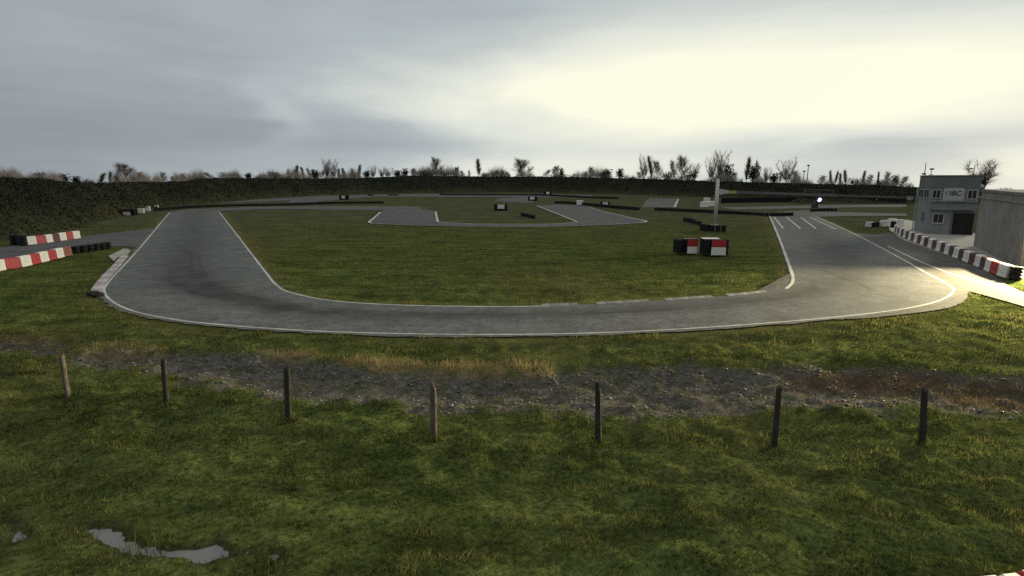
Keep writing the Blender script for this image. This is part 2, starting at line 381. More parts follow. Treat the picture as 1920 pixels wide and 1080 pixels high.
# height of the ground (grass) at a point
def ground_fields(x, y, full=True):
    r = np.hypot(x, y)
    dT = sdf(x, y, TRACK_POLY[::3]); dA = sdf(x, y, P_APRON); dY = sdf(x, y, P_YARD); dL = sdf(x, y, P_LEFTROAD)
    dRoad = np.minimum(np.minimum(dT - 0.38, dA), np.minimum(dY, dL))
    for k in HPW: dRoad = np.minimum(dRoad, sdf(x, y, HPW[k]))
    wob = (fbm(x, y, 0.9, 3, 5) - 0.45) * 1.1
    dS = sdf(x, y, P_STONE) + wob * 1.5 + (fbm(x, y, 2.6, 3, 6) - 0.45) * 0.8
    stone = sstep(0.35, -0.35, dS)
    straw = np.maximum.reduce([a_ * sstep(0.25, -0.2, sdf(x, y, P) + wob * 0.6) for P, a_ in ((P_STRAW, 1.0), (P_STRAW2, 0.6), (P_STRAW3, 0.45))]) * np.clip(0.7 + 2.2 * (fbm(x, y, 1.1, 3, 8) - 0.28), 0, 1)
    brown = np.maximum.reduce([a_ * sstep(0.5, -0.6, sdf(x, y, P) + wob * 0.8) for P, a_ in ((P_BROWN, 1.0), (P_BROWN2, 0.45))])
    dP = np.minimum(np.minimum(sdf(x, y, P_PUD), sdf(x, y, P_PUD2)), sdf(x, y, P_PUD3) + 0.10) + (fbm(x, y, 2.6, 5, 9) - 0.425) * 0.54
    wet = sstep(0.10, -0.10, dP); pud_rim = sstep(0.30, 0.02, dP)
    near = sstep(60, 25, r); off = sstep(0.0, 1.2, dRoad)
    h = (fbm(x, y, 0.55, 4, 1) - 0.47) * 0.26 * near * off + (fbm(x, y, 2.4, 4, 2) - 0.46) * 0.24 * near * off + (fbm(x, y, 0.05, 3, 3) - 0.47) * 0.35 * off * sstep(400, 200, r)
    h = h - 0.03 - 0.30 * sstep(0.9, -1.6, dS) + (fbm(x, y, 3.3, 3, 4) - 0.45) * 0.22 * stone * near
    calm = sstep(3.2, 0.9, dP); h = h * (1 - calm) + (-0.03 + h * 0.15) * calm; h = h * (1 - wet) - 0.15 * wet
    # a low lip between the lawn and the puddle
    h = h - sstep(300, 1300, r) * 0 - 0.018 * np.maximum(0, r - 300)
    dry = sstep(1.6, 0.1, dT) * 0.8 * (y > 0)
    far = sstep(48, 100, r)
    return h, dict(far=far, pud_rim=pud_rim, stone=stone, straw=straw, brown=brown, wet=wet, road=dRoad, dry=dry)

# ------------------------------------------------------------------ ground sheet
def ground_mat():
    m, T, p, o = new_mat("ground_turf")
    tc = T.n('ShaderNodeTexCoord').outputs['Object']
    n1 = T.noise(tc, 0.30, 5, 0.6); n2 = T.noise(tc, 1.7, 5, 0.65); n3 = T.noise(tc, 9.0, 4, 0.7); n0 = T.noise(tc, 0.045, 3, 0.5)
    g = T.ramp(n1, [(0.30, (0.040, 0.058, 0.019)), (0.5, (0.068, 0.086, 0.025)), (0.72, (0.112, 0.116, 0.036))])
    g2 = T.ramp(n2, [(0.30, (0.022, 0.036, 0.012)), (0.55, (0.070, 0.088, 0.025)), (0.75, (0.135, 0.130, 0.048))])
    bmap = T.n('ShaderNodeMapping'); bmap.inputs['Scale'].default_value = (0.22, 1.0, 1.0); T.lk(tc, bmap.inputs[0]); nb = T.noise(bmap.outputs[0], 1.0, 4, 0.6)
    g = T.mix(0.55, g, g2); g = T.mix(1.0, g, T.ramp(nb, [(0.32, 0.62), (0.66, 1.4)]), 'MULTIPLY')
    g = T.mix(1.0, g, T.ramp(n3, [(0.30, 0.30), (0.68, 1.65)]), 'MULTIPLY')
    g = T.mix(T.ramp(n0, [(0.42, 0.0), (0.66, 0.5)]), g, (0.088, 0.074, 0.034, 1))
    g = T.mix(T.attr('far'), g, T.ramp(n1, [(0.35, (0.052, 0.060, 0.032)), (0.55, (0.074, 0.078, 0.042)), (0.7, (0.108, 0.098, 0.060))]))
    st = T.ramp(T.noise(tc, 4.5, 6, 0.75), [(0.30, (0.033, 0.030, 0.025)), (0.52, (0.096, 0.090, 0.082)), (0.70, (0.19, 0.18, 0.165))])
    sy = T.ramp(n2, [(0.3, (0.15, 0.115, 0.05)), (0.7, (0.30, 0.24, 0.12))])
    br = T.ramp(n2, [(0.3, (0.030, 0.020, 0.014)), (0.7, (0.105, 0.066, 0.043))])
    c = T.mix(T.m('MULTIPLY', T.attr('dry'), T.ramp(n2, [(0.3, 0.2), (0.7, 1.0)])), g, (0.135, 0.12, 0.05, 1))
    c = T.mix(T.m('MULTIPLY', T.attr('stone'), T.ramp(n2, [(0.34, 0.30), (0.52, 1.0)])), c, st)
    c = T.mix(T.m('MULTIPLY', T.attr('brown'), T.ramp(n1, [(0.35, 0.35), (0.6, 0.95)])), c, br)
    c = T.mix(T.m('MULTIPLY', T.attr('straw'), T.ramp(n2, [(0.32, 0.25), (0.6, 0.95)])), c, sy)
    c = T.mix(T.m('MULTIPLY', T.attr('pud_rim'), 0.65), c, (0.032, 0.031, 0.020, 1))  # darker tone over the puddle bed and its rim
    T.lk(c, p.inputs['Base Color']); p.inputs['Roughness'].default_value = 1.0; p.inputs['Specular IOR Level'].default_value = 0.0
    b = T.n('ShaderNodeBump'); b.inputs['Strength'].default_value = 0.9; b.inputs['Distance'].default_value = 0.12
    T.lk(T.m('ADD', T.m('MULTIPLY', n2, 0.7), T.m('MULTIPLY', n3, 0.5)), b.inputs['Height']); T.lk(b.outputs[0], p.inputs['Normal'])
    return m
M_TURF = ground_mat()
def build_ground():
    ys = [-60, -30, -12, -4, 0, 3, 5]; y = 6.0
    while y < 40: ys.append(y); y *= 1.0115
    while y < 300: ys.append(y); y *= 1.03
    while y < 6000: ys.append(y); y *= 1.22
    ys = np.array(ys); tt = np.linspace(-1, 1, 420)
    half = np.maximum(np.abs(ys), 0) * 1.3 + 9; half[:7] = np.linspace(90, 18, 7)
    Xg = tt[None, :] * half[:, None]; Yg = np.repeat(ys[:, None], len(tt), 1)
    h, f = ground_fields(Xg.ravel(), Yg.ravel())
    V = np.column_stack([Xg.ravel(), Yg.ravel(), h]); nr, nc = Xg.shape
    i = np.arange(nr - 1)[:, None] * nc + np.arange(nc - 1)[None, :]; i = i.ravel()
    me = np_mesh("ground", V, np.column_stack([i, i + 1, i + nc + 1, i + nc]), True)
    for k in ('stone', 'straw', 'brown', 'wet', 'dry', 'far', 'pud_rim'): pt_attr(me, k, f[k])
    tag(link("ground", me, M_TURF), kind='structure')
build_ground()

# ------------------------------------------------------------------ asphalt
def poly_sheet(name, pts, z, mat, kind='structure'):
    tris = tessellate_polygon([[Vector((a, b, 0)) for a, b in pts]])
    me = bpy.data.meshes.new(name); me.from_pydata([(a, b, z) for a, b in pts], [], [tuple(t) for t in tris]); me.update()
    bm = bmesh.new(); bm.from_mesh(me); bmesh.ops.recalc_face_normals(bm, faces=bm.faces)
    for f_ in bm.faces:
        if f_.normal.z < 0: f_.normal_flip()
    bm.to_mesh(me); bm.free()
    return tag(link(name, me, mat), kind=kind)
def smooth_closed(pts, step): return smooth_path(pts, step, True)
Z_TRACK = 0.020
def build_track():
    n = len(OUTE); M_ = 61; u = np.linspace(0, 1, M_)
    P = OUTE[:, None, :] * (1 - u)[None, :, None] + INE[:, None, :] * u[None, :, None]
    jit = (vnoise(np.arange(n) * 0.9, np.zeros(n), 3) - 0.5) * 0.12
    s = np.linspace(0, len(OUT) - 1, n)
    line = np.interp(s, [0, 3, 5, 7, 9, 12, 15, 17, 19, 22, 25], [0.55, 0.45, 0.55, 0.66, 0.60, 0.66, 0.78, 0.82, 0.66, 0.5, 0.5])
    wid = np.interp(s, [0, 4, 7, 12, 16, 20, 25], [0.30, 0.22, 0.13, 0.16, 0.20, 0.22, 0.3])
    amp = np.interp(s, [0, 3, 5, 8, 12, 17, 20, 25], [0.35, 0.5, 0.9, 0.8, 0.45, 0.65, 0.5, 0.35])
    rub = amp[:, None] * np.exp(-((u[None, :] - line[:, None]) / wid[:, None]) ** 2)
    for u0, u1, s0, s1, a_ in ((0.50, 0.74, 2.5, 9.5, 0.55), (0.56, 0.80, 2.6, 9.5, 0.5), (0.38, 0.62, 3.5, 8.0, 0.4), (0.72, 0.60, 9, 16, 0.4), (0.66, 0.86, 13, 19, 0.5), (0.45, 0.75, 17, 21, 0.35)):
        q = np.clip((s - s0) / (s1 - s0), 0, 1); uu = u0 + (u1 - u0) * (q * q * (3 - 2 * q)); rub = rub + (a_ * (s > s0) * (s < s1) * np.sin(np.pi * q) ** 0.5)[:, None] * np.exp(-((u[None, :] - uu[:, None]) / 0.016) ** 2)
    rub = np.clip(rub * 1.4, 0, 1)
    edge = np.repeat((np.exp(-(u / 0.035) ** 2) * 0.8 + np.exp(-((1 - u) / 0.03) ** 2) * 0.6)[None, :], n, 0)
    V = np.column_stack([P.reshape(-1, 2), np.full(n * M_, Z_TRACK)])
    i = (np.arange(n - 1)[:, None] * M_ + np.arange(M_ - 1)[None, :]).ravel()
    me = np_mesh("race_track", V, np.column_stack([i, i + M_, i + M_ + 1, i + 1]))
    pt_attr(me, 'rubber', rub.ravel()); pt_attr(me, 'edge', edge.ravel())
    me.update()
    if me.polygons[0].normal.z < 0: me.flip_normals()
    tag(link("race_track", me, M_ASPH), kind='structure')
build_track()
poly_sheet("pit_lane", smooth_closed(P_APRON, 0.8), 0.014, M_APRON)
poly_sheet("pit_yard", P_YARD, 0.008, M_CONC)
poly_sheet("side_road", P_LEFTROAD, 0.010, M_ASPH2)
for k, zz in (('hairpin', 0.022), ('cross_road', 0.016), ('far_road', 0.012), ('far_loop', 0.016), ('straight_end', 0.014), ('cross_lane', 0.012), ('mid_lane', 0.016)):
    poly_sheet({'hairpin': 'hairpin_track'}.get(k, k), HPW[k], zz + 0.01, M_ASPH2)

def ribbon(name, pts, w, z, mat=M_LINE, step=0.5):
    P = np.array(smooth_path(pts, step)); d = np.gradient(P, axis=0); d /= np.linalg.norm(d, axis=1, keepdims=True) + 1e-9
    nrm = np.column_stack([-d[:, 1], d[:, 0]]); wv = w * (0.85 + 0.3 * vnoise(np.arange(len(P)) * 0.37, np.zeros(len(P)), 11))[:, None] / 2
    L = P + nrm * wv; R = P - nrm * wv; k = len(P)
    V = np.column_stack([np.vstack([L, R]), np.full(2 * k, z)]); i = np.arange(k - 1)
    me = np_mesh(name, V, np.column_stack([i, i + k, i + k + 1, i + 1]))
    if me.polygons[0].normal.z < 0: me.flip_normals()
    return tag(link(name, me, mat), kind='structure')
ZL = Z_TRACK + 0.005
ribbon("track_line", GP(OUT), 0.125, ZL)
ribbon("track_line", GP(INN[:14] + [(1015, 575)]), 0.13, ZL)
ribbon("track_line", GP([(1474, 542), (1484, 533), (1487, 523), (1484, 510), (1479, 496), (1472, 476), (1463, 452), (1454, 430), (1443, 405)]), 0.19, ZL)
ribbon("pit_line", GP([(1665, 462), (1740, 497), (1790, 515.5), (1850, 534), (1930, 560)]), 0.16, 0.019, M_LINE_FAINT)
for a, b in (((1451, 407), (1468, 428)), ((1474, 407), (1501, 429)), ((1502, 408), (1530, 429)), ((1519, 407.5), (1566, 429.5))):
    ribbon("grid_line", GP([a, b]), 0.20, ZL + 0.001)
ribbon("grid_line", GP([(1456, 429.3), (1580, 430)]), 0.12, ZL, M_LINE_FAINT)
HZ = 0.032 + 0.005
for pts, w, mt in (([(713, 398), (700, 410), (692, 417), (697, 419)], 0.35, M_LINE), ([(817, 397), (819, 408), (821, 416)], 0.35, M_LINE), ([(1006, 386), (1032, 396), (1062, 408), (1083, 416.5)], 0.3, M_LINE_FAINT),
               ([(1176, 408), (1213, 415), (1205, 417.5)], 0.35, M_LINE), ([(697, 419), (760, 422), (860, 424.4), (960, 425.2), (1050, 424.2), (1150, 421.2), (1205, 417.5)], 0.30, M_LINE_FAINT), ([(821, 416), (860, 419), (960, 420.5), (1040, 420), (1083, 416.5)], 0.25, M_LINE_FAINT),
               ([(1105, 388), (1130, 396), (1165, 404), (1176, 407)], 0.2, M_LINE_FAINT)):
    ribbon("hairpin_line", GP(pts), w, HZ, mt, 1.5)
ribbon("far_line", GP([(1272, 373), (1265, 388.5)]), 0.5, 0.032, M_LINE_FAINT, 2)
ribbon("far_line", GP([(1520, 385.2), (1690, 383.7)]), 0.6, 0.028, M_LINE_FAINT, 2)
ribbon("far_line", GP([(440, 389.5), (600, 387.8), (780, 388.3)]), 0.5, 0.032, M_LINE_FAINT, 2)

# kerbs: sloped teeth
def kerb(label, pts, n, w, mats, out_side, h=0.06):
    P = np.array(smooth_path(pts, 0.2)); L = np.r_[0, np.cumsum(np.linalg.norm(np.diff(P, axis=0), axis=1))]
    root = empty("kerb", (0, 0, 0)); root['kind'] = 'structure'
    for mi in range(2):
        mb = MB()
        for k in range(n):
            if k % 2 != mi or (n > 20 and k % 8 in (4, 5)): continue
            a, b = L[-1] * k / n, L[-1] * (k + 0.94) / n
            pa = Vector((np.interp(a, L, P[:, 0]), np.interp(a, L, P[:, 1]))); pb = Vector((np.interp(b, L, P[:, 0]), np.interp(b, L, P[:, 1])))
            t = (pb - pa).normalized(); nn = Vector((-t.y, t.x)) * out_side
            q = [pa, pb, pb + nn * w, pa + nn * w]; hh = (0.008, 0.008, h, h * 0.75)
            lo = [mb.bm.verts.new((v.x, v.y, -0.05)) for v in q]; hi = [mb.bm.verts.new((v.x, v.y, Z_TRACK + z)) for v, z in zip(q, hh)]
            mb.bm.faces.new(hi)
            for j in range(4): mb.bm.faces.new((lo[j], lo[(j + 1) % 4], hi[(j + 1) % 4], hi[j]))
        mb.build("kerb_pads" if mi else "kerb_teeth", mats[mi], root)
kerb("left", GP([(241, 480), (225, 500), (207, 520), (193, 541), (190, 549)]), 14, 0.5, (M_KERB_P, M_KERB_PD), -1, 0.035)
kerb("inner", GP([(1016, 575), (1080, 573), (1150, 569.8), (1250, 564.3), (1340, 558), (1400, 553), (1462, 545)]), 30, 0.32, (M_KERB, M_KERB_DK), 1)
# worn patches beside the left kerb
poly_sheet("worn_verge", GP([(203, 480), (235, 465), (246, 470), (238, 480), (222, 482), (214, 490)]), 0.012, M_CONC)

# ------------------------------------------------------------------ puddle
def water_mat():
    m, T, p, o = new_mat("puddle_water")
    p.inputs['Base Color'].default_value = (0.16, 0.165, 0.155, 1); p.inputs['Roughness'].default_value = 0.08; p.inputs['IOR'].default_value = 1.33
    tc = T.n('ShaderNodeTexCoord').outputs['Object']
    b = T.n('ShaderNodeBump'); b.inputs['Strength'].default_value = 0.12; b.inputs['Distance'].default_value = 0.02
    T.lk(T.noise(tc, 7.0, 3, 0.5), b.inputs['Height']); T.lk(b.outputs[0], p.inputs['Normal'])
    return m
M_WATER = water_mat()
WZ = -0.085
def grow(poly, d):
    c = np.mean(poly, axis=0); return [tuple(c + (np.array(q) - c) * (1 + d)) for q in poly]
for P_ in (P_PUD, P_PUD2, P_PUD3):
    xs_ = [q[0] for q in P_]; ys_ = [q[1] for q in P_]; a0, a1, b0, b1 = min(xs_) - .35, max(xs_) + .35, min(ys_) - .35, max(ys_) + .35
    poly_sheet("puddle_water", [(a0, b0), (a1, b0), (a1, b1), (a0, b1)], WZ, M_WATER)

# ------------------------------------------------------------------ embankment behind the circuit
XF = [-700, -300, 0, 150, 240, 300, 400, 480, 600, 700, 960, 1200, 1300, 1400, 1500, 1700, 1900, 2200, 2700]
YF = [540, 478, 450, 426, 399, 390.5, 381, 374, 367, 363.5, 360.5, 365, 369, 372, 381, 383, 386, 390, 395]
XC = [-700, -300, 0, 75, 105, 150, 200, 240, 300, 350, 400, 560, 640, 700, 780, 900, 1000, 1100, 1230, 1340, 1480, 1560, 1640, 1700, 1830, 1920, 2200, 2700]
YC = [318, 326, 333, 334.5, 340, 342.5, 343, 341, 341.5, 339, 334, 334.5, 335, 333, 329, 331, 331, 332.5, 336, 340, 343.5, 345.5, 348, 351, 354, 358, 362, 366]
def foot_D(x):
    y = np.interp(x, XF, YF); return np.array([G(a, b)[1] for a, b in zip(np.atleast_1d(x), np.atleast_1d(y))])
def crest_at(x):
    x = np.atleast_1d(x); D = foot_D(x) * 1.06 + 11; yc = np.interp(x, XC, YC)
    return np.array([atD(a, b, d) for a, b, d in zip(x, yc, D)])
def bank_mat():
    m, T, p, o = new_mat("bank_scrub")
    tc = T.n('ShaderNodeTexCoord').outputs['Object']
    n1 = T.noise(tc, 0.12, 5, 0.6); n2 = T.noise(tc, 0.9, 5, 0.7)
    c0 = T.ramp(n1, [(0.3, (0.011, 0.013, 0.009)), (0.5, (0.019, 0.022, 0.013)), (0.72, (0.036, 0.032, 0.021))])
    c = T.mix(T.m('MULTIPLY', T.attr('foot'), T.ramp(n1, [(0.3, 0.5), (0.6, 1.0)])), c0, T.ramp(n2, [(0.3, (0.028, 0.034, 0.016)), (0.7, (0.055, 0.054, 0.027))]))
    c = T.mix(1.0, c, T.ramp(n2, [(0.3, 0.6), (0.7, 1.35)]), 'MULTIPLY')
    T.lk(c, p.inputs['Base Color']); p.inputs['Roughness'].default_value = 1.0; p.inputs['Specular IOR Level'].default_value = 0.03
    b = T.n('ShaderNodeBump'); b.inputs['Strength'].default_value = 1.0; b.inputs['Distance'].default_value = 0.6
    T.lk(n2, b.inputs['Height']); T.lk(b.outputs[0], p.inputs['Normal'])
    return m
M_BANK = bank_mat()
def build_bank():
    xs = np.arange(-700, 2701, 5.0); Df = foot_D(xs); C = crest_at(xs); NR = 18
    ux = C[:, 0] / C[:, 1]
    rows = []
    for k in range(NR):
        t = k / (NR - 1); D = Df * (1 - t) + C[:, 1] * t; z = C[:, 2] * sstep(-0.05, 1.05, np.full_like(D, t)) - 0.15 * (k == 0)
        X = ux * D
        bump = (fbm(X, D, 0.5, 4, 21) - 0.47) * 1.3 + (fbm(X, D, 0.13, 3, 22) - 0.45) * 1.2
        z = z + bump * (0.6 * math.sin(math.pi * min(t, 0.96)) + (0.18 if t > 0.3 else 0))
        rows.append(np.column_stack([X, D, z]))
    for dd, dz in ((4, -0.4), (12, -4), (40, -16)):
        D = C[:, 1] + dd; rows.append(np.column_stack([ux * D, D, C[:, 2] + dz - (0.0)]))
    V = np.vstack(rows); nc = len(xs); nr = len(rows)
    i = (np.arange(nr - 1)[:, None] * nc + np.arange(nc - 1)[None, :]).ravel()
    me = np_mesh("embankment", V, np.column_stack([i, i + 1, i + nc + 1, i + nc]), True); pt_attr(me, "foot", np.repeat(sstep(0.55, 0.1, np.arange(nr) / (NR - 1.0)), nc))
    tag(link("embankment", me, M_BANK), kind='structure')
    return np.array(rows[:NR])
BANK = build_bank()
def leaf_cards(P, size, up=0.4):
    """one small four-sided leaf clump face at each point, random facing"""
    n = len(P); a = RNG.normal(size=(n, 3)); a /= np.linalg.norm(a, axis=1, keepdims=True); b = np.cross(a, RNG.normal(size=(n, 3))); b /= np.linalg.norm(b, axis=1, keepdims=True)
    s = (size * (0.5 + RNG.random(n)))[:, None]
    V = np.stack([P - a * s * .6, P + b * s * .35, P + a * s * .6, P - b * s * .35], 1).reshape(-1, 3)
    return V, np.arange(4 * n).reshape(-1, 4)
def build_scrub():
    nr, nc, _ = BANK.shape; n = 60000
    ci = RNG.random(n) * (nc - 1.001); wpx = ci * 5 - 700; keep = (wpx > -120) & (wpx < 2050); ci = ci[keep]; n = len(ci)
    ri = RNG.random(n) ** 0.55 * (nr - 1.001)
    c0 = ci.astype(int); r0 = ri.astype(int); fc = (ci - c0)[:, None]; fr = (ri - r0)[:, None]
    P = (BANK[r0, c0] * (1 - fc) + BANK[r0, c0 + 1] * fc) * (1 - fr) + (BANK[r0 + 1, c0] * (1 - fc) + BANK[r0 + 1, c0 + 1] * fc) * fr
    D = P[:, 1]; clump = fbm(P[:, 0], P[:, 1], 0.18, 3, 33)
    P[:, 2] += RNG.random(n) * (0.15 + 1.1 * np.clip(clump - 0.42, 0, 1) * 2) * np.clip((ri + 1) / 6, 0.15, 1) * np.where(ri > nr - 3, 0.45, 1)
    V, Fc = leaf_cards(P, 0.15 + D * 0.0013)
    tag(link("undergrowth", np_mesh("undergrowth", V, Fc), M_EVER), "dark scrub and brambles covering the embankment behind the circuit", "undergrowth", kind='stuff')
build_scrub()

# ------------------------------------------------------------------ grass, stones, straw
def blade_mat(name, stops, trans=0.35):
    m = bpy.data.materials.new(name); m.use_nodes = True; m.node_tree.nodes.clear(); T = NT(m.node_tree)
    c = T.ramp(T.attr('tint'), stops)
    d = T.n('ShaderNodeBsdfDiffuse'); t = T.n('ShaderNodeBsdfTranslucent'); x = T.n('ShaderNodeMixShader'); o = T.n('ShaderNodeOutputMaterial')
    T.lk(c, d.inputs[0]); T.lk(c, t.inputs[0]); x.inputs[0].default_value = trans
    T.lk(d.outputs[0], x.inputs[1]); T.lk(t.outputs[0], x.inputs[2]); T.lk(x.outputs[0], o.inputs[0])
    return m
M_BLADE = blade_mat("grass_blades", [(0.0, (0.022, 0.036, 0.013)), (0.4, (0.076, 0.097, 0.027)), (0.72, (0.165, 0.168, 0.048)), (1.0, (0.23, 0.21, 0.085))])
M_STRAW = blade_mat("straw_blades", [(0.0, (0.16, 0.12, 0.055)), (0.6, (0.32, 0.25, 0.12)), (1.0, (0.46, 0.38, 0.22))])
def blades(P, hgt, wid, tint, name, mat, label, cat, lean=0.6):
    n = len(P); a = RNG.random(n) * 2 * math.pi; l = RNG.normal(0, lean, n)[:, None]; b = RNG.random(n) * 2 * math.pi
    side = np.column_stack([np.cos(a), np.sin(a), np.zeros(n)]) * wid[:, None] / 2
    tip = P + np.column_stack([np.cos(b) * l[:, 0] * hgt, np.sin(b) * l[:, 0] * hgt, hgt])
    V = np.stack([P - side, P + side, tip], 1).reshape(-1, 3)
    me = np_mesh(name, V, np.arange(3 * n).reshape(-1, 3)); pt_attr(me, 'tint', np.repeat(np.clip(tint, 0, 1), 3))
    return tag(link(name, me, mat), label, cat, kind='stuff')
def scatter(y0, y1, n, margin=1.1):
    """points in the view footprint between two distances, uniform in area"""
    y = np.sqrt(RNG.random(n) * (y1 ** 2 - y0 ** 2) + y0 ** 2); x = (RNG.random(n) * 2 - 1) * (y * 0.98 + 1.5) * margin
    return x, y
POST_PX = [(0, (127, 746)), (0, (313, 759)), (0, (541, 790)), (0, (813, 820)), (0, (1122, 829)), (0, (1451, 839)), (0, (1729, 832))]
def build_grass():
    PP, HH, WW, TT = [], [], [], []; SP, SH, SW, ST = [], [], [], []
    for y0, y1, n, hb, wb in ((6.0, 11, 90000, 0.085, 0.016), (11, 17, 110000, 0.095, 0.022), (17, 27, 110000, 0.10, 0.032), (27, 48, 90000, 0.11, 0.05), (48, 75, 45000, 0.12, 0.09)):
        x, y = scatter(y0, y1, n); h, f = ground_fields(x, y)
        cl = fbm(x, y, 1.3, 3, 41); bd = fbm(x * 0.22, y * 1.0, 1.0, 3, 46); cs = fbm(x * 0.6, y * 1.0, 3.0 if y0 < 17 else 1.5, 3, 44); cl2 = fbm(x, y, 0.28, 3, 42)
        ok = (f['road'] > -0.10 + 0.35 * (cl - 0.3)) & (RNG.random(n) > f['stone'] * (1.25 - 1.25 * np.clip(cl2 - 0.1, 0, 1))) & (RNG.random(n) > f['brown'] * 0.85) & (RNG.random(n) > f['wet'] * (1.08 - 1.6 * np.clip(cs - 0.42, 0, 1))) & (RNG.random(n) < 0.35 + 1.3 * np.clip(cl - 0.25, 0, 1)) & (RNG.random(n) > f['straw'] * 0.7)
        ok &= y < foot_D(960 + x / y * 1.018 * F)
        x, y, h, cl, cl2, cs, bd = x[ok], y[ok], h[ok], cl[ok], cl2[ok], cs[ok], bd[ok]; k = len(x); cs = np.clip((cs - 0.25) / 0.4, 0, 1)
        long_ = sstep(0.9, 0.0, np.abs(f['road'][ok])) * 0.4 + f['pud_rim'][ok] * 1.0
        PP.append(np.column_stack([x, y, h - 0.01])); HH.append(0.85 * hb * (0.45 + 1.1 * RNG.random(k)) * (0.55 + 1.1 * cl) * (0.30 + 1.25 * cs ** 1.4) * (1 + long_)); WW.append(wb * (0.7 + 0.6 * RNG.random(k)))
        TT.append(-0.16 + 0.70 * (cl2 - 0.2) + 0.72 * (cs - 0.15) + 1.1 * (bd - 0.45) + RNG.normal(0, 0.24, k) + f['dry'][ok] * 0.32 + (RNG.random(k) < 0.03) * 0.3)
        # dry stalks in the straw strips, the brown patch and a sprinkle in the ditch
        x, y = scatter(y0, y1, n); h, f = ground_fields(x, y)
        pr = np.clip(f['straw'] * 1.0 + f['brown'] * 0.22 + f['stone'] * 0.05, 0, 1); ok = (RNG.random(len(x)) < pr) & (f['road'] > 0.1)
        x, y, h = x[ok], y[ok], h[ok]; k = len(x)
        SP.append(np.column_stack([x, y, h - 0.01])); SH.append((0.10 + 0.16 * f['straw'][ok]) * (0.5 + RNG.random(k))); SW.append(np.full(k, wb * 0.8)); ST.append(np.clip(0.5 * f['straw'][ok] + 0.1 - 0.2 * f['brown'][ok] + RNG.normal(0, 0.2, k), 0, 1))
    for _, b_, *_r in POST_PX:
        k = 90; x0, y0 = G(b_[0], b_[1], -0.05); a_ = RNG.random(k) * 6.28; q = 0.07 + 0.22 * RNG.random(k); x, y = x0 + q * np.cos(a_), y0 + q * np.sin(a_); h, f = ground_fields(x, y)
        PP.append(np.column_stack([x, y, h - 0.01])); HH.append(0.10 + 0.16 * RNG.random(k)); WW.append(np.full(k, 0.02)); TT.append(0.35 + RNG.normal(0, 0.25, k))
    blades(np.vstack(PP), np.hstack(HH), np.hstack(WW), np.hstack(TT), "grass", M_BLADE, "short green grass growing over the fields round the track", "grass")
    blades(np.vstack(SP), np.hstack(SH), np.hstack(SW), np.hstack(ST), "dry_grass", M_STRAW, "pale dry grass along the far edge of the stony ditch", "dry grass")
build_grass()
M_STONE = simple("ditch_stone", (0.15, 0.138, 0.122), 0.75, 0.55, 0.9, 0.0, 0.3)
def build_stones():
    x, y = scatter(13, 21.5, 30000); h, f = ground_fields(x, y); ok = (RNG.random(len(x)) < 0.7 * f['stone'] * (1 - 0.55 * f['brown']) * (0.3 + 1.2 * np.clip(fbm(x, y, 0.8, 3, 51) - 0.3, 0, 1)))
    x, y, h = x[ok], y[ok], h[ok]; n = len(x)
    oc = np.array([(1, 0, 0), (-1, 0, 0), (0, 1, 0), (0, -1, 0), (0, 0, 1), (0, 0, -.6)], float); fc = np.array([(0, 2, 4), (2, 1, 4), (1, 3, 4), (3, 0, 4), (2, 0, 5), (1, 2, 5), (3, 1, 5), (0, 3, 5)])
    s = 0.018 + 0.055 * RNG.random(n) ** 3; a = RNG.random(n) * 6.28
    sh = oc[None] * (0.6 + 0.8 * RNG.random((n, 6, 1))) * s[:, None, None] * np.array([1, 1, .6])
    R = np.zeros((n, 3, 3)); R[:, 0, 0] = np.cos(a); R[:, 0, 1] = -np.sin(a); R[:, 1, 0] = np.sin(a); R[:, 1, 1] = np.cos(a); R[:, 2, 2] = 1
    V = np.einsum('nij,nkj->nki', R, sh) + np.column_stack([x, y, h + s * 0.25])[:, None, :]
    Fc = (fc[None] + (np.arange(n) * 6)[:, None, None]).reshape(-1, 3)
    tag(link("stones", np_mesh("stones", V.reshape(-1, 3), Fc), M_STONE), "grey stones and rubble lying along the shallow ditch", "stones", kind='stuff')
build_stones()

# ------------------------------------------------------------------ fence posts
def zg(x, y):
    h, _ = ground_fields(np.array([x]), np.array([y])); return float(h[0])
def post_mesh(h, r, seed, notch=False):
    rr = random.Random(seed); mb = MB(); bm = mb.bm; N = 9; lv = [-0.25, 0.0, 0.12, 0.4, 0.75, 0.93, 0.985, 1.0]; rows = []
    ph = [0.86 + 0.28 * rr.random() for _ in range(N)]
    for i, t in enumerate(lv):
        k = r * (1.06 - 0.16 * t) * (0.8 if t > 0.99 else 1.0); z = t * h
        ox, oy = (rr.random() - .5) * r * 0.14, (rr.random() - .5) * r * 0.14
        row = []
        for j in range(N):
            a = 2 * math.pi * j / N; q = k * ph[j] * (0.96 + 0.08 * rr.random())
            zz = z + (0.05 * h * math.cos(a - 1.0) * (0.5 if t > 0.95 else 0))
            if notch and t > 0.8 and math.cos(a - 0.4) > 0.2: zz = z * 0.87
            row.append(bm.verts.new((ox + q * math.cos(a), oy + q * math.sin(a), zz)))
        rows.append(row)
    for i in range(len(lv) - 1):
        for j in range(N): bm.faces.new((rows[i][j], rows[i][(j + 1) % N], rows[i + 1][(j + 1) % N], rows[i + 1][j]))
    bm.faces.new(rows[-1]); bm.faces.new(list(reversed(rows[0])))
    return mb.mesh("fence_post", True)
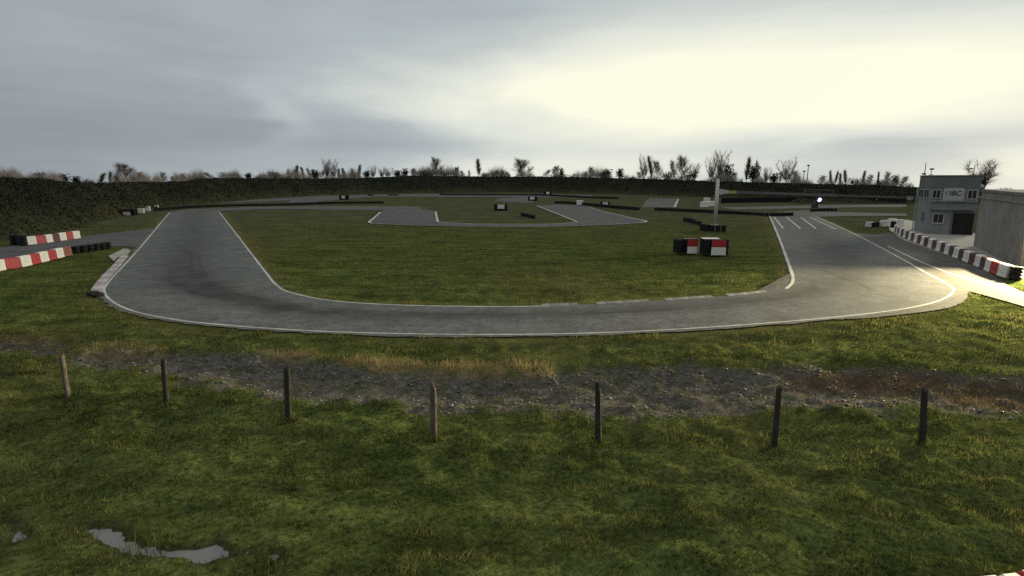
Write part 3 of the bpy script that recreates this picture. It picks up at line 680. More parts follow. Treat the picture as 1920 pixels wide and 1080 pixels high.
POSTS = [((115, 667), (127, 746), 10, 'w', False, "slim grey wooden fence post leaning left, at the left end of the row"),
         ((306, 672), (313, 759), 11, 'd', False, "dark wooden fence post between the left end post and the ditch bend, second from left"),
         ((538, 688), (541, 790), 12, 'd', False, "brownish wooden fence post in front of the dark stony ditch, third from left"),
         ((812, 715), (813, 820), 13, 'w', True, "pale grey split wooden post below the straw strip, fourth from left"),
         ((1121, 713), (1122, 829), 13, 'd', True, "black thick wooden fence post with a stepped top, middle of the lawn edge"),
         ((1461, 726), (1451, 839), 12, 'd', False, "dark wooden fence post leaning right, second from the right end of the row"),
         ((1734, 729), (1729, 832), 12, 'd', False, "dark wooden fence post by the brown earth, at the right end of the row")]
for k, (t, b, w, c, notch, lab) in enumerate(POSTS):
    x, y = G(b[0], b[1], -0.05); z = zg(x, y); x, y = G(b[0], b[1], z)
    tp = atD(t[0], t[1], y); h = tp[2] - z; r = 0.5 * w * y / F
    o = link("fence_post", post_mesh(h, r, k + 3, notch), M_WOOD if c == 'w' else M_WOODD)
    o.location = (x, y, z); lean = math.atan2(tp[0] - x, h); o.rotation_euler = (0, lean, 0)
    tag(o, lab, "fence post", "wooden fence posts along the ditch")

# ------------------------------------------------------------------ plastic barrier blocks
def block_mesh(L=1.12, W=0.5, H=0.78):
    mb = MB(); bm = mb.bm
    prof = [(-W / 2, 0.0), (-W / 2, 0.10), (-W / 2 + 0.03, 0.16), (-W / 2 + 0.05, H - 0.07), (-W / 2 + 0.10, H), (W / 2 - 0.10, H), (W / 2 - 0.05, H - 0.07), (W / 2 - 0.03, 0.16), (W / 2, 0.10), (W / 2, 0.0)]
    xs = [(-L / 2, 0.93), (-L / 2 + 0.035, 1.0), (-0.30, 1.0), (-0.27, 0.95), (-0.20, 0.95), (-0.17, 1.0), (0.17, 1.0), (0.20, 0.95), (0.27, 0.95), (0.30, 1.0), (L / 2 - 0.035, 1.0), (L / 2, 0.93)]
    rows = []
    for x, k in xs: rows.append([bm.verts.new((x, y * k, z * (0.97 if k < 1 and z > 0.3 else 1.0))) for y, z in prof])
    n = len(prof)
    for i in range(len(rows) - 1):
        for j in range(n): bm.faces.new((rows[i][j], rows[i + 1][j], rows[i + 1][(j + 1) % n], rows[i][(j + 1) % n]))
    bm.faces.new(rows[0]); bm.faces.new(list(reversed(rows[-1])))
    mb.tube((L / 2 - 0.01, 0, 0.12), (L / 2 - 0.01, 0, H - 0.14), 0.07, 0.07, 8)       # coupling knuckle
    mb.tube((0.0, 0, H - 0.01), (0.0, 0, H + 0.025), 0.055, 0.05, 10)                  # filler cap
    return mb.mesh("barrier_block")
BLOCK = {}
def block(col, x, y, rz, label, group, s=1.0, z=0.015):
    if col not in BLOCK:
        me = block_mesh(); me.materials.append({'white': M_WHITE, 'red': M_RED, 'dull': M_REDD, 'brown': M_BROWN}[col]); BLOCK[col] = me
    o = bpy.data.objects.new("barrier_block", BLOCK[col]); COL.objects.link(o)
    o.location = (x, y, z); o.rotation_euler = (0, 0, rz + RNG.normal(0, 0.02)); o.scale = (s, s, s)
    return tag(o, label, "barrier block", group)
ORD = "first second third fourth fifth sixth seventh eighth ninth tenth eleventh twelfth thirteenth fourteenth fifteenth sixteenth seventeenth eighteenth nineteenth twentieth".split()
def ordinal(k): return ORD[k] if k < 20 else ("twenty-" + ORD[k - 20])
# long row along the pit lane
row = resample(GP([(1893, 522.5), (1866, 513), (1838, 500), (1805, 487), (1765, 471), (1735, 460), (1706, 448.5), (1688, 440.5), (1678, 433)]), 20)
Ls = np.r_[0, np.cumsum(np.linalg.norm(np.diff(row, axis=0), axis=1))]; pitch = 1.17; nb = int(Ls[-1] / pitch)
for k in range(nb):
    s0 = (k + 0.5) * pitch; x, y = np.interp(s0, Ls, row[:, 0]), np.interp(s0, Ls, row[:, 1]); x2, y2 = np.interp(s0 + .3, Ls, row[:, 0]), np.interp(s0 + .3, Ls, row[:, 1])
    c = 'white' if k % 2 == 0 else ('red' if k < 2 else 'dull')  # reds past the near end get their shade from the darker colour
    nm = {'white': 'white', 'red': 'red', 'dull': 'shade darkened red'}[c]
    block(c, x, y, math.atan2(y2 - y, x2 - x), f"{nm} plastic block, {ordinal(k)} from the near end of the long pit lane row", "blocks of the long pit lane barrier", 1.0)
# two short rows at the left edge
def short_row(pts, cols, where, group, s):
    R_ = resample(GP(pts), 20); L_ = np.r_[0, np.cumsum(np.linalg.norm(np.diff(R_, axis=0), axis=1))]; n = len(cols); pt = L_[-1] / n
    for k, c in enumerate(cols):
        s0 = (k + .5) * pt; x, y = np.interp(s0, L_, R_[:, 0]), np.interp(s0, L_, R_[:, 1]); x2, y2 = np.interp(s0 + .2, L_, R_[:, 0]), np.interp(s0 + .2, L_, R_[:, 1])
        o = block(c, x, y, math.atan2(y2 - y, x2 - x), f"{ {'white':'white','red':'bright red','dull':'dull red','brown':'faded brown'}[c]} block, {ordinal(k)} from left in the {where}", group)
        o.scale = (pt / 1.15, 0.9, s)
short_row([(-15, 511), (3, 507), (42, 500), (80, 491), (118, 481.5), (131, 478.5)], ['white', 'red', 'white', 'red', 'white', 'red', 'white', 'brown'], "nearer row at the left edge", "blocks of the nearer left barrier", 0.92)
short_row([(49, 459.5), (80, 456), (115, 451), (148, 446.5)], ['white', 'red', 'white', 'dull', 'white', 'red', 'white'], "farther row beyond the left side road", "blocks of the farther left barrier", 0.95)
# cluster at the far end of the pit lane row, and pale blocks far off
for px_, py_, c, s, lab in ((1658, 424.5, 'white', 1.0, "white plastic block standing alone left of the black tyres near the tower"),
                          (1684, 424, 'white', 1.1, "white plastic block turned sideways where the pit lane row bends"),
                          (1672, 419.5, 'white', 0.9, "white plastic block behind the black tyres at the far end of the pit row"),
                          (1630, 425.5, 'white', 0.8, "small white block on the grass at the left tip of the pit barrier"),
                          (1320, 388.5, 'white', 1.5, "long whitish block left of the pale gantry pole, on the far road"),
                          (1334, 386.5, 'white', 1.4, "whitish block just behind the pale gantry pole"),
                          (1325, 379, 'white', 1.4, "whitish block farthest back beside the pale gantry pole"),
                          (1087, 384, 'white', 1.3, "flat white block at the tyre wall above the hairpin"),
                          (264, 399.5, 'white', 1.0, "white block beside the striped tyre bundle at the left bank"),
                          (270, 393, 'white', 0.8, "small white block behind the left bank tyre bundle, leftmost of four"),
                          (277, 393, 'white', 0.8, "small white block second of four at the foot of the left bank"),
                          (286, 391.5, 'white', 0.8, "small white block third of four at the foot of the left bank"),
                          (293, 391, 'white', 0.8, "small white block rightmost of four at the foot of the left bank"),
                          (277, 396, 'white', 0.8, "grey white block at the left end of the long black tyre wall")):
    x, y = G(px_, py_); block(c, x, y, 0.15 + RNG.normal(0, 0.1), lab, "scattered barrier blocks", s)
# two blocks close to the camera, lower right corner
CN = G(1897, 1058, 0.68)
block('red', CN[0] + 0.52, CN[1] - 0.20, math.radians(8), "red plastic block nearest the camera, cut by the lower right corner", "blocks nearest the camera", 0.9, -0.02)
block('white', CN[0] - 0.55, CN[1] - 0.37, math.radians(8), "white plastic block nearest the camera, cut by the bottom edge", "blocks nearest the camera", 0.9, -0.02)

# ------------------------------------------------------------------ tyres
def stack_shape(mb, x, y, z0, n, R=0.30, t=0.19, seg=12, k=6):
    for i in range(n):
        mb.torus((x + RNG.normal(0, .012), y + RNG.normal(0, .012), z0 + t * (i + .5)), R - 0.085, 0.098, seg, k, 0.98)
def tyre_stack(x, y, n, label, group, R=0.3):
    mb = MB(); stack_shape(mb, 0, 0, 0, n, R, 0.19 * R / 0.3 + 0.0, 16, 8)
    o = mb.build("tyre_stack", M_RUB, None, True); o.location = (x, y, 0.0)
    return tag(o, label, "tyre stack", group)
def tyre_wall(pts, n, label, group, closed_belt=True):
    R_ = np.array(smooth_path(GP(pts), 0.3)); L_ = np.r_[0, np.cumsum(np.linalg.norm(np.diff(R_, axis=0), axis=1))]
    m_ = max(2, int(L_[-1] / 0.60)); mb = MB()
    for k in range(m_):
        s0 = (k + .5) * L_[-1] / m_; stack_shape(mb, np.interp(s0, L_, R_[:, 0]), np.interp(s0, L_, R_[:, 1]), 0.0, n, 0.31, 0.19, 9, 5)
    root = empty("tyre_wall", (0, 0, 0)); tag(root, label, "tyre wall", group)
    mb.build("tyres", M_RUB, root, True); root.children[0].name = "tyre_row"
    return root
tyre_wall([(290, 395.5), (340, 391.5), (420, 388), (520, 386), (620, 382.5), (720, 381.5)], 3, "long low black tyre wall behind the top of the left straight", "black tyre walls")
tyre_wall([(1040, 381), (1075, 382.5), (1110, 386), (1150, 390), (1199, 394)], 3, "black tyre wall curving down beside the right arm of the hairpin", "black tyre walls")
tyre_wall([(1227, 394.5), (1300, 397.5), (1380, 402), (1440, 405.5), (1487, 404.5)], 3, "black tyre wall from the far patch to the end of the grid straight", "black tyre walls")
tyre_wall([(824, 366), (900, 366.3), (1000, 366.7), (1060, 369), (1115, 371.8), (1160, 373)], 3, "thin farthest black tyre wall below the middle of the bank", "black tyre walls")
tyre_wall([(134, 475), (160, 472), (185, 468.5), (207, 465)], 3, "short black tyre wall following the nearer left block row", "black tyre walls")
tyre_wall([(18, 459), (34, 458.5), (47, 461.5)], 5, "short black tyre heap left of the farther left block row", "black tyre walls")
tyre_wall([(1352, 381), (1420, 379.5), (1500, 379), (1600, 380), (1700, 382)], 7, "tall dark tyre wall under the gantry beam across the far field", "black tyre walls")
tyre_wall([(978, 405), (990, 407.5), (1002, 410.5)], 3, "short black tyre row lying inside the hairpin grass", "black tyre walls")
tyre_wall([(1283, 414.5), (1300, 418), (1312, 423)], 3, "black tyre row slanting behind the two red and white panels", "black tyre walls")
tyre_wall([(1313, 431), (1335, 434), (1362, 435)], 4, "black tyre row nearest behind the two red and white panels", "black tyre walls")
tyre_wall([(1520, 397), (1545, 396), (1570, 396.5)], 3, "short dark tyre row just right of the straight end", "black tyre walls")
tyre_wall([(640, 367.3), (652, 367.2)], 3, "small far tyre row left of the far road block", "black tyre walls")
tyre_wall([(690, 367.2), (700, 367.1)], 3, "tiny black tyre row on the far road verge", "black tyre walls")
tyre_wall([(728, 367.2), (747, 367)], 3, "small black tyre row on the far road, right of the tiny one", "black tyre walls")
x, y = G(1903, 524.5); 
tyre_stack(x, y, 4, "black tyre stack closing the near end of the pit lane row", "single tyre stacks", 0.32)
for px_, py_, n, lab in ((1674, 426.5, 4, "black tyre stack among the white blocks near the tower"), (1643, 424.5, 3, "tyre stack left of the white blocks near the tower"), (1649, 424, 3, "tyre stack touching the lone white block near the tower"), (1636, 425.5, 3, "low tyre stack beside the small white tip block"),
                         (174, 553, 1, "single black tyre at the lower end of the left kerb"), (183, 556, 1, "flat black tyre right beside the left kerb end")):
    x, y = G(px_, py_); tyre_stack(x, y, n, lab, "single tyre stacks")

# tyre bundles faced with a coloured panel
def bundle(px_, py_, wpx, hpx, panel, lab, cols=(M_RED, M_WHITE), cover=None, rz=0.0, top_red=True):
    x, y = G(px_, py_); sc_ = y / F; W = wpx * sc_; H = hpx * sc_; pa, pb = panel
    root = empty("tyre_bundle", (x, y, 0), rz); tag(root, lab, "tyre bundle", "tyre bundles with painted panels")
    nst = max(3, int(W / 0.56)); nt = max(3, int(round(H / 0.19))); R = W / nst / 2
    for k in range(nst):
        mb = MB()
        for dy in (0.0, 2 * R):
            for i in range(nt): mb.torus((-W / 2 + (k + .5) * 2 * R, dy, H / nt * (i + .5)), R - 0.09, 0.095, 14, 7, H / nt / 0.19)
        mb.build("tyre_column", M_RUB, root, True)
    px0 = (-0.5 + pa) * W; px1 = (-0.5 + pb) * W; yf = -R - 0.05
    if top_red:
        MB().box(((px0 + px1) / 2, yf, H * 0.76), (px1 - px0, 0.06, H * 0.48), 0, 0.012).build("red_panel", cols[0], root)
        MB().box(((px0 + px1) / 2, yf, H * 0.26), (px1 - px0, 0.06, H * 0.50), 0, 0.012).build("white_panel", cols[1], root)
    else:
        MB().box(((px0 + px1) / 2, yf, H * 0.62), (px1 - px0, 0.06, H * 0.62), 0, 0.012).build("white_panel", cols[1], root)
    if cover:
        MB().box(((cover[0] + cover[1] - 1) / 2 * W, R * 0.6, H + 0.03), ((cover[1] - cover[0]) * W, 2.6 * R, 0.05), 0, 0.015).build("top_cover", cover[2], root)
    return root
bundle(1287, 474.5, 43, 26, (0.46, 0.90), "black tyre bundle with smaller red over white panel, left of the pair", cover=(0.35, 0.95, M_REDD), rz=0.06)
bundle(1341, 477.5, 50, 29.5, (0.29, 0.82), "black tyre bundle with larger red over white panel and white top, right of the pair", cover=(0.0, 0.62, M_WHITE), rz=-0.06)
bundle(241, 403.5, 27, 12, (0.22, 0.74), "dark tyre bundle with red over white panel at the foot of the left bank", cols=(M_REDD, M_WHITE))
bundle(939, 395, 26, 12, (0.27, 0.77), "tyre bundle with white panel standing inside the hairpin", top_red=False)
bundle(645, 374.5, 18, 8, (0.3, 0.66), "tyre bundle with white panel on the far road verge", top_red=False)
bundle(999, 376.5, 18, 8, (0.2, 0.66), "tyre bundle with whitish panel behind the right hairpin arm", top_red=False)
bundle(1027, 366.5, 15, 7, (0.3, 0.7), "farthest tyre bundle with pale panel beside the thin tyre wall", top_red=False)
bundle(1135, 387.5, 18, 9, (0.2, 0.72), "tyre bundle with white panel in the curving tyre wall", top_red=False)

# far kerb stones along the back road
root = empty("kerb", (0, 0, 0)); root['kind'] = 'structure'
mb = MB()
for px_ in list(range(604, 640, 9)) + list(range(660, 690, 8)) + list(range(704, 728, 8)) + list(range(750, 818, 9)):
    x, y = G(px_, 368.2 - (px_ - 604) * 0.009); mb.box((x, y, 0.08), (1.0, 0.5, 0.2), 0, 0.02)
mb.build("kerb_stones", M_KERB, root)

# ------------------------------------------------------------------ start gantry with signal lamp
gx, gy = G(1340, 423); gr, gyr = 49.0, 67.5
gn = empty("start_gantry", (gx, gy, 0)); tag(gn, "pale steel gantry with tall pole and long thin beam over the grid straight", "gantry")
top = atD(1340, 336, gy)[2]; zb = atD(1340, 359.5, gy)[2]
MB().tube((0, 0, -0.1), (0, 0, top), 0.24, 0.19, 14).tube((0, 0, top), (0, 0, top + 0.05), 0.19, 0.12, 14).build("pole", M_POLE, gn, True)
MB().box((0, 0, 0.05), (0.8, 0.8, 0.14), 0, 0.02).build("base_plate", M_POLE, gn)
def along(px_, zpx): return None
ex, ey = gr - gx, gyr - gy; zr = atD(1704, 371.5, gyr)[2]; LG = math.hypot(ex, ey); dx, dy = ex / LG, ey / LG; ang = math.atan2(ey, ex)
def gpt(t, dz=0.0): return Vector((ex * t, ey * t, zb + (zr - zb) * t + dz))
mb = MB(); p0 = gpt(0.0); p1 = gpt(0.062)
for s in (-1, 1): pass
bm = mb.bm
v = [bm.verts.new(c) for c in ((p0.x, p0.y - .12, zb - .42), (p0.x, p0.y + .12, zb - .42), (p0.x, p0.y + .12, zb + .42), (p0.x, p0.y - .12, zb + .42), (p1.x, p1.y - .12, zb - .17), (p1.x, p1.y + .12, zb - .17), (p1.x, p1.y + .12, zb + .17), (p1.x, p1.y - .12, zb + .17))]
for q in ((0, 1, 2, 3), (7, 6, 5, 4), (0, 4, 5, 1), (1, 5, 6, 2), (2, 6, 7, 3), (3, 7, 4, 0)): bm.faces.new([v[i] for i in q])
mb.build("bracket", M_POLE, gn)
def beam_piece(name, t0, t1, hh, mat):
    a, b = gpt(t0), gpt(t1); M = Matrix.Translation((a + b) / 2) @ (b - a).to_track_quat('X', 'Z').to_matrix().to_4x4()
    return MB().box((0, 0, 0), ((b - a).length, 0.22, hh), 0, 0.01, M).build(name, mat, gn)
beam_piece("yellow_collar", 0.062, 0.10, 0.36, M_YEL)
beam_piece("beam", 0.10, 0.60, 0.30, M_BEAM)
beam_piece("thin_beam", 0.60, 1.0, 0.16, M_BEAM)
MB().tube((ex, ey, -0.1), (ex, ey, zr + 1.2), 0.17, 0.15, 12).build("end_pole", M_POLE, gn, True)
mb = MB()
for t in (0.44, 0.495, 0.58):
    mb.tube(gpt(t, 0.1), gpt(t, 0.62), 0.03, 0.03, 6)
mb.tube(gpt(0.44, 0.60), gpt(0.58, 0.60), 0.035, 0.035, 6).tube(gpt(0.44, 0.36), gpt(0.52, 0.36), 0.025, 0.025, 6)
mb.build("top_rail", M_BEAM, gn)
a = gpt(0.935); MB().box((a.x, a.y - .2, a.z - 0.05), (0.62, 0.05, 0.42), ang, 0.01).build("white_plate", M_SIGN, gn)
# signal lamp hanging under the beam
tL = 0.515; a = gpt(tL); lp = empty("signal_lamp", (gx + a.x, gy + a.y, a.z)); lp.rotation_euler = (0, 0, 0)
tag(lp, "round violet white signal lamp in a black housing hung under the gantry beam", "signal lamp")
MB().box((0, 0.05, -0.62), (0.62, 0.34, 0.78), 0, 0.05).box((-0.42, 0.05, -1.35), (0.75, 0.3, 0.5), 0, 0.04).tube((0, 0.05, -0.2), (0, 0.05, 0.0), 0.05, 0.05, 8).tube((-0.25, 0.05, -0.9), (-0.35, 0.05, -1.2), 0.05, 0.05, 8).build("housing", M_DARKMETAL, lp)
MB().tube((0.0, -0.12, -0.58), (0, -0.20, -0.58), 0.27, 0.25, 20).build("lens", M_LENS, lp, True)
mb = MB()
for k in range(9):
    a0 = math.pi * (k - 1) / 7 ; 
    mb.box((0.29 * math.cos(a0), -0.2, -0.58 + 0.29 * math.sin(a0)), (0.04, 0.22, 0.11), 0)
mb.build("visor", M_DARKMETAL, lp)

# ------------------------------------------------------------------ control tower
A = Vector(G(1735, 438)); e1 = Vector((0.41, 0.912)).normalized(); e2 = Vector((e1.y, -e1.x))
TW, TL, TH = 4.45, 5.6, 6.36
tw = empty("control_tower", (A.x, A.y, 0), math.atan2(e2.y, e2.x)); tw.scale = (0.95, 1, 1)
tag(tw, "grey two storey control tower with flat roof and white sign behind the pit barrier", "building")
# local axes: +x along the front face to the right, +y away from the camera
MB().box((TW / 2, TL / 2, 2.45), (TW, TL, 5.0)).build("wall", M_WALL, tw)
MB().box((TW / 2, TL / 2, 5.62), (TW + 0.10, TL + 0.10, 1.34), 0, 0.02).box((TW / 2, TL / 2, TH - 0.03), (TW + 0.26, TL + 0.26, 0.09), 0, 0.01).build("roof_parapet", M_WALLD, tw)
def window(x0, x1, z0, z1, face, parent, fr=0.09, name="window"):
    """face 'f' front (y=0), 'l' left (x=0)"""
    wn = empty(name, (0, 0, 0)); wn.parent = parent
    cx, cz, w, h = (x0 + x1) / 2, (z0 + z1) / 2, x1 - x0, z1 - z0
    def bx(mb, c, d, dep, y):
        if face == 'f': mb.box((c[0], y, c[1]), (d[0], dep, d[1]))
        else: mb.box((y, c[0], c[1]), (dep, d[0], d[1]))
    f = MB()
    for c, d in (((x0 - fr / 2, cz), (fr, h + 2 * fr)), ((x1 + fr / 2, cz), (fr, h + 2 * fr)), ((cx, z0 - fr / 2), (w, fr)), ((cx, z1 + fr / 2), (w, fr)), ((cx, cz), (0.05, h))): bx(f, c, d, 0.14, -0.03)
    f.build("frame", M_FRAME, wn)
    g = MB(); bx(g, (cx, cz), (w, h), 0.05, -0.004); g.build("pane", M_GLASS, wn); return wn
window(0.16, 0.86, 3.95, 4.75, 'f', tw); window(3.45, 4.2, 3.9, 4.75, 'f', tw)
window(0.55, 1.45, 1.25, 2.15, 'f', tw, 0.14)
window(0.6, 2.6, 3.9, 4.75, 'l', tw, 0.06); window(3.1, 5.2, 3.9, 4.75, 'l', tw, 0.06); window(1.2, 2.6, 1.2, 2.3, 'l', tw, 0.06)
dr = empty("door", (0, 0, 0)); dr.parent = tw
MB().box((3.35, -0.03, 1.15), (1.92, 0.06, 2.3)).build("door_panel", M_DARK, dr)
mb = MB(); mb.box((2.33, -0.05, 1.2), (0.12, 0.14, 2.44)).box((4.37, -0.05, 1.2), (0.12, 0.14, 2.44)).box((3.35, -0.05, 2.42), (1.92, 0.14, 0.10)); mb.build("door_frame", M_WALLD, dr)
MB().box((TW / 2, -0.14, 3.62), (TW, 0.28, 0.16)).box((TW / 2, -0.25, 2.75), (TW - 0.4, 0.5, 0.10)).build("ledge", M_WALL, tw)
MB().tube((-0.12, TL + 0.1, 0), (-0.12, TL + 0.1, 5.0), 0.07, 0.07, 8).build("downpipe", M_FRAME, tw)
sg = empty("sign_board", (0, 0, 0)); sg.parent = tw
MB().box((2.10, -0.11, 4.28), (1.95, 0.10, 1.42), 0, 0.015).build("board", M_SIGN, sg)
def text_mesh(name, s, size, loc, mat, parent, sx=1.0):
    cu = bpy.data.curves.new(name, 'FONT'); cu.body = s; cu.size = size; cu.extrude = 0.008; cu.offset = 0.012; cu.align_x = 'CENTER'; cu.align_y = 'CENTER'; cu.resolution_u = 4
    o = bpy.data.objects.new(name, cu); COL.objects.link(o); dg = bpy.context.evaluated_depsgraph_get()
    me = bpy.data.meshes.new_from_object(o.evaluated_get(dg)); bpy.data.objects.remove(o)
    me.materials.clear(); q = link(name, me, mat, parent); q.location = loc; q.rotation_euler = (math.radians(90), 0, 0); q.scale = (sx, 1, 1); return q
text_mesh("lettering", "F", 0.62, (1.47, -0.170, 4.40), M_SIGN_O, sg)
text_mesh("lettering", "IB", 0.74, (2.02, -0.170, 4.44), M_SIGN_K, sg)
text_mesh("lettering", "C", 0.74, (2.57, -0.170, 4.42), M_SIGN_R, sg)
# masts on the roof
def roof_px(px_, D): return atD(px_, 330, D)
for px_, ytop, D, kind, lab in ((1733, 305, 60.6, 'ant', "thin whip antenna on a small foot at the left roof corner of the tower"), (1745, 317, 60.3, 'lamp', "dark double headed roof lamp on a thin stem above the tower sign"), (1825, 309, 58.6, 'arm', "slim mast with a short lamp arm at the right roof edge of the tower")):
    x, y, _ = roof_px(px_, D); zt = atD(px_, ytop, D)[2]; z0 = TH + 0.015
    r_ = empty({'ant': "antenna", 'lamp': "roof_lamp", 'arm': "lamp_mast"}[kind], (x, y, z0)); h = zt - z0
    tag(r_, lab, {'ant': "antenna", 'lamp': "lamp", 'arm': "mast"}[kind])
    MB().box((0, 0, 0.03), (0.26, 0.26, 0.06)).tube((0, 0, 0.05), (0, 0, h), 0.045 if kind == 'ant' else 0.03, 0.03, 8).build("mast", M_DARKMETAL, r_)
    if kind == 'lamp': MB().box((0, -0.04, h), (0.36, 0.2, 0.16), 0, 0.03).build("lamp_head", M_DARKMETAL, r_)
    if kind == 'arm': MB().tube((0, 0, h * 0.62), (-0.22, 0, h * 0.62), 0.02, 0.02, 6).box((-0.34, 0, h * 0.62), (0.28, 0.18, 0.12), 0, 0.02).build("lamp_head", M_DARKMETAL, r_)
    if kind == 'ant': MB().box((-0.08, 0, 0.14), (0.34, 0.2, 0.12), 0, 0.02).build("foot", M_DARKMETAL, r_)

# pit building: long low block running towards the camera at the right
P0 = G(1825, 461); C0 = G(1911, 503.5)
PB = [C0, (52, C0[1]), (60, C0[1] + 10), P0]
pb = empty("pit_building", (0, 0, 0)); tag(pb, "low grey flat roofed pit building at the right edge in front of the tower", "building")
MB().prism(PB, -0.1, 4.86).build("wall", M_PIT, pb)
cx = sum(q[0] for q in PB) / 4; cy = sum(q[1] for q in PB) / 4
MB().prism([(cx + (a - cx) * 1.012, cy + (b - cy) * 1.012) for a, b in PB], 4.862, 5.06).build("roof_edge", M_WALLD, pb)
wd = Vector((P0[0] - C0[0], P0[1] - C0[1])).normalized(); wn = Vector((-wd.y, wd.x))
def wallbox(s0, s1, z0, z1, dep, name, mat, parent):
    c = Vector(C0) + wd * (s0 + s1) / 2 + wn * (dep / 2 - 0.004); return MB().box((c.x, c.y, (z0 + z1) / 2), (s1 - s0, dep, z1 - z0), math.atan2(wd.y, wd.x)).build(name, mat, parent)
wallbox(0.1, 15.8, 4.3, 4.42, 0.10, "ledge", M_PIT, pb)
# lit floodlight on the end wall, shining across the lawn and the pit lane
FL = Vector((C0[0] + 2.6, C0[1] - 0.22, 3.9))
fl = empty("floodlight", (0, 0, 0)); fl.parent = pb; fl.location = FL
MB().box((0, 0, 0), (0.5, 0.3, 0.34), 0, 0.03).tube((0, 0.1, 0), (0, 0.56, 0.1), 0.04, 0.04, 8).build("lamp_housing", M_DARKMETAL, fl)
ld = bpy.data.lights.new("floodlight_beam", 'SPOT'); lo = bpy.data.objects.new("floodlight_beam", ld); COL.objects.link(lo)
ld.energy = 115000; ld.color = (1.0, 0.83, 0.47); ld.shadow_soft_size = 0.45; ld.spot_size = math.radians(118); ld.spot_blend = 1.0
lo.location = FL + Vector((-0.2, -0.28, -0.2)); aim = Vector((21.5, 20.5, 0.5)) - lo.location; lo.rotation_euler = aim.to_track_quat('-Z', 'Y').to_euler()

# ------------------------------------------------------------------ trees on the bank
def tube_np(path, rad, n=5):
    P = np.asarray(path, float); k = len(P); V = []; d = np.gradient(P, axis=0); d /= np.linalg.norm(d, axis=1, keepdims=True) + 1e-9
    for i in range(k):
        u = np.cross(d[i], (0.3, 0.9, 0.1)); u /= np.linalg.norm(u) + 1e-9; w = np.cross(d[i], u)
        for j in range(n):
            a = 2 * math.pi * j / n; V.append(P[i] + rad[i] * (math.cos(a) * u + math.sin(a) * w))
    Fc = [(i * n + j, i * n + (j + 1) % n, (i + 1) * n + (j + 1) % n, (i + 1) * n + j) for i in range(k - 1) for j in range(n)]
    return np.array(V), np.array(Fc)
def join(parts):
    V = []; Fc = []; o = 0
    for v, f in parts: V.append(v); Fc.append(f + o); o += len(v)
    return np.vstack(V), np.vstack(Fc)
def twigs(base, dirs, L, w):
    """slender three-sided twigs"""
    n = len(base); d = dirs / (np.linalg.norm(dirs, axis=1, keepdims=True) + 1e-9); u = np.cross(d, RNG.normal(size=(n, 3))); u /= np.linalg.norm(u, axis=1, keepdims=True) + 1e-9; v = np.cross(d, u)
    w = w[:, None]; tip = base + d * L[:, None]
    V = np.stack([base + u * w, base - u * w * .5 + v * w * .87, base - u * w * .5 - v * w * .87, tip], 1).reshape(-1, 3)
    f = np.array([(0, 1, 3), (1, 2, 3), (2, 0, 3)])
    return V, (f[None] + (np.arange(n) * 4)[:, None, None]).reshape(-1, 3)
